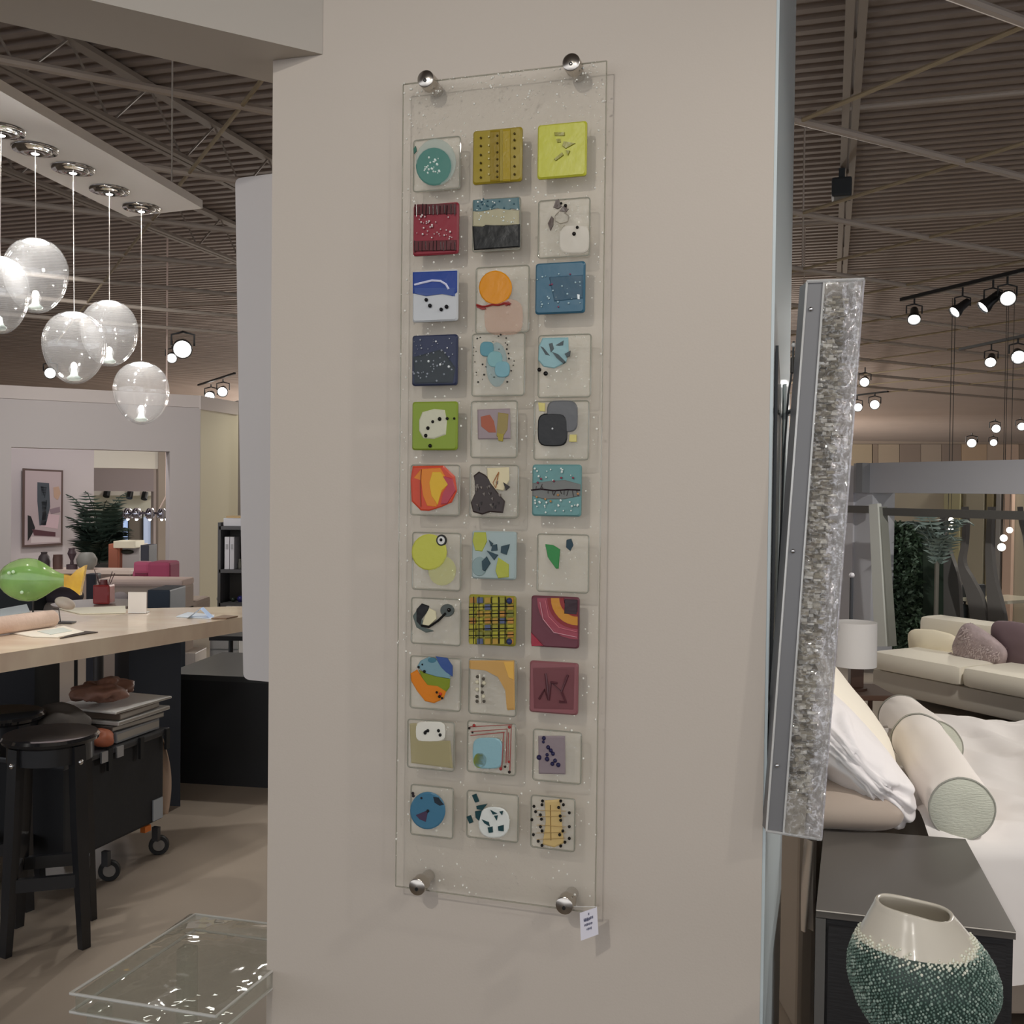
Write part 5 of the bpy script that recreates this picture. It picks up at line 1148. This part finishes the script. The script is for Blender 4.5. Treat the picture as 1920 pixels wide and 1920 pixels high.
# area-weighted placement along the profile
cum = [0]
for i in range(len(dr)-1): cum.append(cum[-1]+(dr[i][0]+dr[i+1][0])*math.dist(dr[i], dr[i+1]))
for i in range(N):
    tgt = cum[-1]*(i+.5)/N; j = next(k for k in range(1, len(cum)) if cum[k] >= tgt)-1
    t = (tgt-cum[j])/(cum[j+1]-cum[j]); r = dr[j][0]*(1-t)+dr[j+1][0]*t; z = dr[j][1]*(1-t)+dr[j+1][1]*t
    a = i*gold+rv.uniform(-.02, .02); lim = hs*(.80+.03*sin(a*1+.6)-.025*sin(3*a))
    if z > lim+rv.uniform(-.008, .004): continue
    p = vsh(V(((r+.0016)*cos(a), (r+.0016)*sin(a), z)), a)
    w_ = z/lim
    mi = 2 if w_ > .93 else (rv.choice((1, 2, 1)) if w_ > .86 else rv.choice((0, 0, 0, 1)))
    b.ball(V((vc.x, vc.y, zb))+p, rv.uniform(.0019, .0031), 6, 4, mi=mi)
o = b.obj('beads', [mat('596F66', .35, k=.72), mat('8A9C92', .35, k=.72), mat('CFD0C2', .3, k=.66)], vs, smooth='full'); o['kind'] = 'stuff'
# glaze band under the beads
B().lathe([(r+.0008, z) for r, z in dr if z < hs*.74], V((vc.x, vc.y, zb)), 64, fn=vsh).obj('green_glaze', mat('2E3F39', .4, k=.75, coat=0, var=.4, vscale=60), vs, smooth='full')

# ---- bed
zb_ = .60
bed = thing('bed', V((2.3, 3.7, 0)), 'bed with white duvet behind the nightstand', 'bed')
mw = mat('CFCAC6', .85, k=.78, sheen=.2, bump=.6, bscale=5)
X0, X1, Y0, Y1 = .97, 4.2, 2.93, 4.45
B().box(((X0+X1)/2, (Y0+Y1)/2+.03, .17), (X1-X0-.1, Y1-Y0-.12, .22), bev=.01).obj('base', mat('8F8478', .7), bed)
B().box(((X0+X1)/2, (Y0+Y1)/2, .42), (X1-X0-.04, Y1-Y0-.06, .27), bev=.04).obj('mattress', mat('BDB6AE', .8), bed)
for x_ in (X0+.12, X1-.12):
    for y_ in (Y0+.15, Y1-.15): B().box((x_, y_, .03), (.05, .05, .06)).obj('foot', mat('222222', .5), bed)
def duv(u, v):      # v across: 0 hangs down near side ... top ... far side hang
    L_ = .38; W_ = Y1-Y0; s = v*(W_+2*L_)
    x = 1.22+(X1-1.22)*u
    nz = noise.noise(V((x*2.2, s*2.6, 0)))*.05+noise.noise(V((x*7, s*3.0, 5)))*.03+abs(noise.noise(V((x*4+s*3, s*5.0, 5))))*.05+.02*sin(x*16+s*5+6*noise.noise(V((x*2, s*2, 9))))*max(0, noise.noise(V((x*1.5, s*1.5, 4)))+.3)
    fold = .018*sin(x*22+3*noise.noise(V((x*3, 0, 0))))
    if s < L_: y, z = Y0-.015+fold*(1-s/L_)-.03*(1-s/L_), .215+s*1.0
    elif s > L_+W_: y, z = Y1+.015+fold*((s-L_-W_)/L_), .595-(s-L_-W_)
    else:
        y = Y0+(s-L_); e_ = min(1, min(s-L_, L_+W_-s)/.10); z = .595+.035*sin(e_*pi/2)+nz*e_
    return V((x, y, z))
o = B().grid(duv, 110, 120).obj('duvet', mw, bed, smooth='full')
# sheet edge hanging left of the nightstand, seen past the sconce
def sheet_(u, v): return at(1507+22*u, 1575, 2.98).lerp(at(1502+22*u, 1745, 2.98), v)+V((0, .012*sin(u*7+v*3), 0))
o = B().grid(sheet_, 12, 10).obj('hanging_sheet', mat('C4BAB0', .85, k=.7), bed, smooth='full')
def headb(): 
    p = [at(1458, 1500, 3.25), at(1499, 1500, 3.2)]
    return B().box((p[0].x*.5+p[1].x*.5, 3.75, .52), (p[1].x-p[0].x, 1.5, 1.04), bev=.015)
headb().obj('headboard', mat('8E857B', .7, k=.72), bed)
# pillows
def pillow(name, c, dims, M, h, lab, e=.6, wr=.02, ws=7, seed=0, k=.74):
    r = thing(name, V((c[0], c[1], c[2]-dims[2])), lab, 'pillow' if 'bolster' not in name else 'bolster')
    B().sq(c, dims, e=e, M=M, wr=wr, ws=ws, seed=seed, seg=64, rings=40).obj('cushion', mat(h, .85, k=k, sheen=.2), r, smooth='full')
    return r
Rz = lambda a: Matrix.Rotation(a, 3, 'Z'); Ry = lambda a: Matrix.Rotation(a, 3, 'Y')
zt0 = .635
r = pillow('taupe_pillow', at(1600, 1508, 3.02)+V((-.02, .12, .0)), (.19, .26, .075), Rz(-.15), '9A8C80', 'flat taupe satin pillow lying lowest beside the nightstand', wr=.015, seed=2)
r = pillow('cream_pillow', V((1.10, 3.62, .90)), (.31, .40, .10), Rz(-.13) @ Ry(.85), 'E0D8C8', 'large cream pillow leaning at the back of the pillow pile', wr=.012, seed=4)
# white ruffled pillow
cw_ = V((1.045, 3.27, .815))
Mwp = Rz(-.12) @ Ry(.80)
rp = thing('white_pillow', V((cw_.x, cw_.y, zt0)), 'white pillow with gathered ruffled side leaning in front of the cream one', 'pillow')
def ruff(p):
    return p
b = B(); seg, rings = 120, 70; kk = 0; pw = lambda x, q: math.copysign(abs(x)**q, x)
for i in range(rings+1):
    ph = -pi/2+pi*i/rings
    for j in range(seg):
        a = 2*pi*j/seg; p = V((pw(cos(ph), .8)*pw(cos(a), .6), pw(cos(ph), .8)*pw(sin(a), .6), pw(sin(ph), .9)))
        near = max(0, -p.y-.45)/.55
        q = V((p.x*.27, p.y*.36, p.z*.105))
        w1 = noise.noise(V((q.x*16, q.y*5, q.z*16)))*.045*near+abs(noise.noise(V((q.x*26, q.y*9, q.z*20+4))))*.035*near+noise.noise(q*6)*.010
        an_ = math.atan2(p.z, p.x); w1 = w1*.55+.016*near*sin(15*an_+4*noise.noise(V((q.x*8, q.y*8, q.z*8))))*(.6+.4*noise.noise(q*9))
        q += p.normalized()*w1
        b.v.append(cw_+Mwp @ q)
for i in range(rings):
    for j in range(seg): b.f.append((i*seg+j, i*seg+(j+1) % seg, (i+1)*seg+(j+1) % seg, (i+1)*seg+j)); b.mi.append(0)
b.obj('cushion', mat('D8D3D2', .8, k=.76, sheen=.2), rp, smooth='full')
def bolster(name, p0, p1, r, lab, h='E6DED6', h2='B9BAAC'):
    ax = (p1-p0); L_ = ax.length; ax.normalize(); sd_ = V((0, 0, 1)).cross(ax).normalized(); up_ = ax.cross(sd_); Mb = Matrix((sd_, up_, ax)).transposed()
    t_ = thing(name, V((*((p0+p1)/2).xy, min(p0.z, p1.z)-r)), lab, 'bolster')
    def wob(p, a): 
        k = 1+.03*noise.noise(V((cos(a)*1.5, sin(a)*1.5, p.z*6)))+.012*noise.noise(V((cos(a)*5, sin(a)*5, p.z*14)))
        return V((p.x*k, p.y*k, p.z))
    B().lathe([(r*.97, .004), (r, .02)]+[(r*(1+.02*sin(pi*i/10)), .02+(L_-.04)*i/10) for i in range(11)]+[(r*.97, L_-.004)], p0, 48, Mb, fn=wob).obj('cover', mat(h, .85, k=.76, sheen=.2), t_, smooth='full')
    for z_, nm in ((0, 'end_disc'), (L_, 'end_disc')):
        s_ = -1 if z_ == 0 else 1
        B().lathe([(.001, z_+s_*.006), (r*.4, z_+s_*.008), (r*.8, z_+s_*.005), (r*.97, z_)], p0, 48, Mb, fn=wob).obj(nm, mat(h2, .75, k=.76, bump=.35, bscale=25, stretch=(3, 3, 14)), t_, smooth='full')
        B().tube([p0+Mb @ wob(V((r*cos(a), r*sin(a), z_)), a) for a in [2*pi*i/48 for i in range(49)]], .0028, 6).obj('piping', mat('8E8D84', .8, k=.74), t_, smooth=True)
    return t_
q0 = at(1803, 1517, 2.95); q1 = at(1722, 1385, 3.62); rb_ = 59/1920*2.95
q0.z = max(q0.z, 0); bolster('bolster', q0, q1, rb_, 'near white bolster cushion with round sage end beside the nightstand')
q2 = at(1752, 1402, 3.70); q3 = at(1690, 1345, 4.5); bolster('bolster', q2, q3, 50/1920*3.70, 'far cream bolster cushion lying behind the near one')

# ---- sofa in cream, along the store grid
ys_ = Plane(onz(1920, 1380, 0), AA+pi/2)        # front plane of the sofa
n_s = ys_.n; zlo = .05
def SP(x, y, off=0): return ys_.sz(x, y, off)
sa1 = SP(1628, 1275)[0]; sa0 = SP(2160, 1300)[0]
sL, sR = max(sa0, sa1), min(sa0, sa1)
zs0 = SP(1920, 1312)[1]; zs1 = SP(1920, 1268)[1]
sofa = thing('cream_sofa', ys_.pt((sL+sR)/2, 0, -.45), 'low cream two seat sofa with cushions in front of the display bay', 'sofa')
msf = mat('C2BCAE', .85, k=.68, sheen=.2)
RS = AA+pi/2
def sbox(a0, a1, o0, o1, z0, z1, bev, nm, m=msf, par=sofa):
    c = ys_.pt((a0+a1)/2, (z0+z1)/2, -(o0+o1)/2)
    return B().box(c, (abs(a1-a0), o1-o0, z1-z0), RS, bev=bev).obj(nm, m, par, smooth=True)
sbox(sR, sL, .04, .95, .07, zs0-.0, .03, 'base', mat('A09A90', .85, k=.68))
mid = SP(1800, 1290)[0]
arm = .26
sbox(mid+.005, sL-.02, .0, .70, zs0, zs0+.15, .05, 'seat_cushion')
sbox(sR+.02, mid-.005, .0, .70, zs0, zs0+.15, .05, 'seat_cushion')
sbox(sL-.12, sL, .30, .95, zs0, SP(1690, 1212, -.5)[1], .03, 'armrest')
bk_l = ys_.sz(1742, 1160, -.85)[0]
sbox(sR, bk_l, .72, .98, .2, ys_.sz(1800, 1160, -.85)[1], .05, 'backrest')
sbox(bk_l, sL, .86, .98, .2, SP(1690, 1212, -.8)[1], .03, 'low_back')
for a_ in (sR+.1, sL-.1):
    for o_ in (.12, .85): c = ys_.pt(a_, .035, -o_); B().box(c, (.05, .05, .07), RS).obj('foot', mat('1E1C1A', .5), sofa)
def cushion(name, x, y, off, dims, rot, h, lab, **k):
    c = ys_.hit(x, y, -off); r = thing(name, c-V((0, 0, dims[2])), lab, 'cushion'); Mx = Matrix.Rotation(RS, 3, 'Z') @ rot
    B().sq(c, dims, e=.5, M=Mx, wr=.01, ws=10, seg=48, rings=24).obj('cushion', mat(h, .85, **k), r, smooth='full'); return r
Rx = lambda a: Matrix.Rotation(a, 3, 'X')
cushion('cream_cushion', 1752, 1216, .55, (.24, .15, .07), Ry(0) @ Rx(1.35), 'CFC6B0', 'rectangular cream cushion at the left end of the sofa', k=.72)
fc_ = cushion('shaggy_cushion', 1836, 1222, .42, (.20, .19, .07), Rx(1.2) @ Matrix.Rotation(.6, 3, 'Z'), '8E8080', 'grey mauve shaggy textured cushion tilted on the sofa', k=.68, bump=1.0, bscale=16, var=.35, vscale=18)
b = B(); rk = random.Random(4); c = ys_.hit(1836, 1222, -.42); Mx = Matrix.Rotation(RS, 3, 'Z') @ Rx(1.2) @ Matrix.Rotation(.6, 3, 'Z')
for _ in range(420):
    x, y = rk.uniform(-.17, .17), rk.uniform(-.16, .16); zz = .07*(1-max(abs(x)/.2, abs(y)/.19)**2.2)**.5
    for s_ in (1, -1):
        p = c+Mx @ V((x, y, s_*zz)); d_ = Mx @ V((rk.uniform(-.02, .02), rk.uniform(-.035, -.01), s_*.012)); w_ = Mx @ V((.004, 0, 0))
        b.add([p-w_, p+w_, p+d_], [(0, 1, 2)])
o = b.obj('shag_tufts', mat('A39694', .9, k=.7, var=.3), fc_); o['kind'] = 'stuff'
cushion('mauve_cushion', 1905, 1212, .52, (.19, .19, .07), Rx(1.3), '5E4E52', 'dark plum cushion at the right frame edge behind the shaggy one', k=.68)
# grey rug under the sofa front
rg = [onz(x, y, .004) for x, y in ((1770, 1352), (2000, 1385), (2000, 1500), (1700, 1500))]
tag(B().prism(rg, (0, 0, .012)).obj('rug', mat('3C3A3A', .95, k=.7, bump=.4, bscale=80)), 'dark grey rug under the front of the cream sofa', 'rug')

# ---- table lamp with white drum shade, brown side table
YL = 5.6
lc_ = at(1602, 1245, YL); rl = 40/1920*YL; zt_ = at(1602, 1166, YL).z; zbm = at(1602, 1248, YL).z
st_ = thing('side_table', V((lc_.x, YL, 0)), 'brown wooden side table under the white drum lamp', 'side table')
zst = at(1600, 1292, YL).z
B().box((lc_.x-.0, YL, zst-.015), (.34, .34, .03), bev=.004).obj('table_top', mat('4A3428', .45), st_)
for sx in (-.14, .14):
    for sy in (-.14, .14): B().tube([(lc_.x+sx, YL+sy, 0), (lc_.x+sx, YL+sy, zst-.03)], .014, 8).obj('leg', mat('4A3428', .45), st_)
lp = thing('table_lamp', V((lc_.x, YL, zst)), 'table lamp with white drum shade and dark wood base left of the sofa', 'lamp')
B().lathe([(rl, zbm), (rl*.985, zt_), (rl*.97, zt_), (rl*.985, zbm), (rl, zbm)], V((lc_.x, YL, 0)), 40).obj('lamp_shade', mat('C9C6C2', .8, k=.68, emit=.12), lp, smooth=True)
bxm = B().box((lc_.x+.01, YL, (zst+zbm)/2+.03), (.07, .05, zbm-zst+.04), bev=.005); bxm.obj('base', mat('3B281E', .45), lp)
B().lathe([(.001, zst), (.07, zst), (.07, zst+.012), (.001, zst+.012)], V((lc_.x, YL, 0)), 24).obj('foot', mat('3B281E', .45), lp, smooth=True)
B().tube([(lc_.x, YL, zbm-.02), (lc_.x, YL, zt_-.02)], .005, 6).obj('stem', mat('8A8A8A', .3, metal=1), lp)
# thin dark floor-lamp pole above the shade
fp = at(1597, 1083, 6.6); t_ = thing('pole_stand', V((fp.x, 6.6, 0)), 'thin dark pole with small pale knob behind the drum lamp', 'stand')
B().tube([(fp.x, 6.6, .02), fp], .012, 8).obj('pole', mat('3A3C40', .4), t_)
B().ball(fp+V((0, 0, .015)), .018, 12, 7).obj('knob', mat('C0BEC2', .3), t_, smooth='full')
B().lathe([(.001, 0), (.13, 0), (.13, .02), (.001, .025)], V((fp.x, 6.6, 0)), 28).obj('base', mat('3A3C40', .4), t_, smooth=True)
# ---- hedge of artificial greenery and the grey palm
hg0 = RB.hit(1690, 1100, -.42)
hd = thing('artificial_hedge', V((hg0.x, hg0.y, 0)), 'tall dark green leafy hedge panel left in the display bay', 'plant')
pp = [RB.hit(x, y, -.42) for x, y in ((1652, 978), (1731, 978), (1731, 1215), (1668, 1215))]
B().prism([V((p.x, p.y, max(p.z, 0))) for p in pp], -RB.n*.3).obj('backing', mat('1E2A20', .9, k=.7), hd)
B().prism([V((pp[3].x, pp[3].y, 0)), V((pp[2].x, pp[2].y, 0)), pp[2], pp[3]], -RB.n*.3).obj('planter_box', mat('2A2826', .7), hd)
b = B(); rh = random.Random(6)
for _ in range(2600):
    u_, v_ = rh.random(), rh.random()
    p = pp[0].lerp(pp[1], u_).lerp(pp[3].lerp(pp[2], u_), v_)+RB.n*rh.uniform(.0, .09)
    d_ = V((rh.uniform(-1, 1), rh.uniform(-1, 1), rh.uniform(-1, .4))).normalized()*rh.uniform(.03, .07); s_ = d_.cross(V((rh.random(), rh.random(), rh.random()))).normalized()*.014
    b.add([p, p+d_*.5+s_, p+d_, p+d_*.5-s_], [(0, 1, 2, 3)], rh.choice((0, 0, 0, 1)))
o = b.obj('leaves', [mat('2C3D2C', .7, k=.6), mat('5A6C5C', .6, k=.6)], hd); o['kind'] = 'stuff'
pg = RB.hit(1755, 1150, .15); pgb = V((pg.x, pg.y, 0))
gp_ = thing('grey_palm', pgb, 'grey green potted palm rising in front of the dark rail', 'plant')
mpa = mat('5E6B66', .5, k=.65)
leafplant(gp_, V((pgb.x, pgb.y, 1.0)), RB.hit(1735, 905, .15).z+.2, .36, 7, mpa, 12, .6, .03)
B().tube([pgb+V((0, 0, .3)), V((pgb.x, pgb.y, 1.05))], .02, 8).obj('trunk', mat('4C4A44', .7), gp_)
B().lathe([(.001, .0), (.14, .0), (.18, .36), (.16, .36), (.001, .33)], pgb, 20).obj('pot', mat('6A6C6A', .5), gp_, smooth=True)
# ---- wavy grey sculptures
def ribbon(cl, lab, off=-.5, h='5A5856'):
    L_ = [RB.hit(x-w/2, y, off) for x, y, w in cl]; R_ = [RB.hit(x+w/2, y, off) for x, y, w in cl]
    base = (L_[-1]+R_[-1])/2
    t_ = thing('wavy_sculpture', V((base.x, base.y, 0)), lab, 'sculpture', 'tall grey wavy sculptures in the display bay')
    b = B()
    for i in range(len(cl)-1):
        b.prism([L_[i], R_[i], R_[i+1], L_[i+1]], -RB.n*.05)
    b.obj('wave', mat(h, .35, k=.7), t_, smooth=False)
    wb = (R_[-1]-L_[-1]).length
    B().box(V((base.x, base.y, base.z/2)), (wb*1.0, .12, base.z), AA+pi/2).obj('stand', mat('55524F', .6, k=.7), t_)
def smoothcl(c, n=5):
    out = []
    for i in range(len(c)-1):
        p0 = c[max(i-1, 0)]; p1 = c[i]; p2 = c[i+1]; p3 = c[min(i+2, len(c)-1)]
        for j in range(n):
            t = j/n; out.append(tuple(.5*((2*p1[k])+(-p0[k]+p2[k])*t+(2*p0[k]-5*p1[k]+4*p2[k]-p3[k])*t*t+(-p0[k]+3*p1[k]-3*p2[k]+p3[k])*t**3) for k in range(3)))
    return out+[c[-1]]
ribbon(smoothcl([(1806, 950, 7), (1808, 985, 8), (1806, 1020, 8), (1801, 1055, 11), (1812, 1085, 20), (1826, 1120, 28), (1834, 1160, 30), (1836, 1200, 30)]), 'left thin wavy grey sculpture bending right towards its foot')
ribbon(smoothcl([(1768, 965, 10), (1765, 1000, 14), (1770, 1040, 24), (1778, 1080, 34), (1780, 1130, 38), (1782, 1200, 40)]), 'broad grey wavy sculpture beside the palm', off=-.7)
ribbon(smoothcl([(1856, 950, 9), (1854, 990, 10), (1853, 1030, 12), (1856, 1080, 16), (1862, 1120, 24), (1868, 1160, 30), (1870, 1200, 32)]), 'upright grey wavy sculpture second from the right edge')
ribbon(smoothcl([(1909, 950, 4), (1913, 980, 5), (1920, 1010, 4), (1926, 1060, 10), (1932, 1120, 20), (1936, 1200, 24)]), 'slanting dark wavy sculpture at the right frame edge', off=-.4)
for (x, y, w, h_, hh, lab, nm) in ((1803, 1112, 22, 34, '23262A', 'black chair back between the wavy sculptures', 'black_chair'), (1838, 1108, 20, 26, '2A2C30', 'second black chair back at the display table', 'black_chair'), (1806, 1150, 20, 34, '1E2426', 'black pedestal stool below the black chair back', 'black_stool')):
    c = RB.hit(x, y, -1.0); w2 = w/1920*c.y; h2 = h_/1920*c.y
    t_ = thing(nm, V((c.x, c.y, 0)), lab, 'chair' if 'chair' in nm else 'stool')
    B().box(c, (w2, .06, h2), AA, bev=.02).obj('backrest' if 'chair' in nm else 'seat', mat(hh, .6, k=.7), t_)
    for s_ in (-1, 1): B().tube([V((c.x+s_*w2*.35, c.y+.05, 0)), V((c.x+s_*w2*.35, c.y+.02, c.z-h2*.4))], .012, 6).obj('leg', mat(hh, .5), t_)
c = RB.hit(1880, 1130, -1.3); t_ = thing('display_table', V((c.x, c.y, 0)), 'pale display table with mirrored top behind the sofa', 'table')
B().box(c+V((0, 0, .03)), (.7, .4, .03), AA).obj('table_top', mat('B8B4A4', .2, k=.7, coat=.5), t_)
for sx in (-.3, .3): B().tube([V((c.x+sx, c.y, 0)), V((c.x+sx, c.y, c.z))], .02, 6).obj('leg', mat('77736A', .4), t_)
# bulbs of a cluster pendant and yellow lamp in the bay
for i, (x, y, r_, lab) in enumerate(((1783, 976, 7, 'upper small round bulb beside the yellow lamp'), (1783, 990, 6, 'lower small round bulb under the yellow lamp'), (1893, 994, 7, 'highest of the three round bulbs near the right edge'), (1882, 1009, 8, 'middle of the three round bulbs near the right edge'), (1878, 1026, 9, 'lowest of the three round bulbs near the right edge'))):
    c = RB.hit(x, y, -1.1); t_ = thing('globe_bulb', c, lab, 'bulb', 'round pendant bulbs in the display bay')
    B().ball(c, r_/1920*c.y*.8, 14, 9).obj('bulb', emis((1, .95, .85), 5), t_, smooth='full')
    B().tube([c, V((c.x, c.y, ZL))], .003, 5).obj('cord', mat('3A3632', .5), t_)
c = RB.hit(1778, 961, -1.0); t_ = thing('yellow_pendant', c, 'flat yellow glowing dish pendant in the display bay', 'pendant')
B().lathe([(.001, .03), (.1, .025), (.15, .0), (.1, -.02), (.001, -.028)], c, 28).obj('dish', mat('C9C070', .5, emit=.9), t_, smooth='full')
B().tube([c, V((c.x, c.y, ZL))], .004, 5).obj('cord', mat('3A3632', .5), t_)

# ================================================================ TRACK LIGHTS
def track(p, q, lab):
    b = B(); d_ = q-p; b.box((p+q)/2, (d_.length, .035, .03), math.atan2(d_.y, d_.x)); t_ = tag(b.obj('light_track', mat('17181A', .4)), lab, 'track')
    for e_ in (.2, .8): pass
    return t_
def head(pos, aim, s, lab, zt, emit=9):
    """can spotlight: lens centre at pos, aimed towards aim; zt: height it hangs from"""
    t_ = thing('track_spotlight', pos, lab, 'spotlight', 'black track spotlights')
    d_ = (V(aim)-V(pos)).normalized(); M_ = d_.to_track_quat('Z', 'Y').to_matrix()
    r = s/2
    B().lathe([(.001, -s*1.5), (r*.55, -s*1.5), (r*.62, -s*1.3), (r*.7, -s*.6), (r, -s*.25), (r, 0), (r*.9, 0), (r*.8, -s*.12)], pos, 20, M_).obj('can', mat('1A1B1D', .4), t_, smooth=True)
    B().lathe([(.001, -s*.10), (r*.82, -s*.10), (r*.82, -s*.14)], pos, 20, M_).obj('lens', emis((1, .97, .92), emit), t_, smooth=True)
    back = pos-d_*s*.9
    B().tube([back+V((s*.6, 0, 0)), back+V((s*.6, 0, s*.6)), back+V((0, 0, s*.75)), back+V((-s*.6, 0, s*.6)), back+V((-s*.6, 0, 0))], s*.06, 5).obj('yoke', mat('1A1B1D', .4), t_)
    B().tube([back+V((0, 0, s*.75)), V((back.x, back.y, max(zt, back.z+s)))], s*.07, 5).obj('stem', mat('1A1B1D', .4), t_)
    return t_
def on_line(x, y, p, q, drop=0):
    """point on the vertical plane of the track seen at pixel"""
    pl = Plane(p, math.atan2((q-p).y, (q-p).x)); return pl.hit(x, y)
ZT = 3.35
tp, tq = onz(1690, 562, ZT), onz(1960, 497, ZT); track(tp, tq, 'nearest black light track at the upper right'); aimr = V((1.2, 3.0, .5))
for (x, y, s, a, l) in ((1714, 600, .115, (2.2, 5.6, 0), 'leftmost bright spotlight on the nearest right track'), (1789, 586, .11, (1.2, 8.0, 1.2), 'second spotlight on the nearest right track, turned away'), (1842, 577, .12, (1.5, 8.4, 1.2), 'third spotlight on the nearest right track, seen edge on'), (1890, 560, .125, (1.5, 2.4, .8), 'rightmost spotlight on the nearest right track facing the camera')):
    head(on_line(x, y, tp, tq), a, s, l, ZT)
tp, tq = onz(1800, 655, ZT), onz(1990, 615, ZT); track(tp, tq, 'second black light track lower at the right')
for (x, y, s, a, l) in ((1857, 680, .13, (2.8, 7, 0), 'left bright spotlight on the second right track'), (1910, 670, .16, (2.6, 4, 0), 'right brighter spotlight on the second right track')):
    head(on_line(x, y, tp, tq), a, s, l, ZT)
for (x, y, w_, a, l) in ((1621, 717, 19, (2, 7, 0), 'single spotlight just right of the crystal sconce top'), (1609, 764, 17, (4, 6, 0), 'left of the close spotlight pair beside the sconce'), (1640, 759, 19, (2, 6, 0), 'right of the close spotlight pair beside the sconce'),
                           (1822, 831, 18, (4, 9, 0), 'lower left spotlight above the grey header beam'), (1863, 830, 14, (6, 9, 0), 'lower middle spotlight above the grey header beam'), (1868, 804, 17, (7, 8, 0), 'upper left spotlight above the grey header beam'), (1916, 800, 16, (7, 8, 0), 'upper right spotlight above the grey header beam'),
                           (342, 655, 36, (-1.2, 3.0, 0), 'very bright spotlight right of the lowest globe, facing the camera'), (322, 672, 20, (-1.8, 5, 0), 'smaller spotlight just left of the very bright one'), (94, 700, 22, (-3, 6, 0), 'spotlight partly hidden left of the middle globe'),
                           (393, 744, 20, (-4, 8, 0), 'left lens of the spotlight pair beside the white panel'), (417, 735, 20, (-3, 8, 0), 'right lens of the spotlight pair beside the white panel')):
    c_ = onz(x, y, 3.28); h_ = head(c_, a, w_/1920*c_.y, l, ZL, emit=16 if w_ > 30 else 9)
for (x0, y0, x1, y1, z, l) in ((1598, 742, 1665, 734, ZL, 'short track over the spotlight pair beside the sconce'), (372, 722, 440, 700, ZL, 'light track by the top of the white panel on the left')):
    p, q = onz(x0, y0, z), onz(x1, y1, z)
    track(p, q, l)
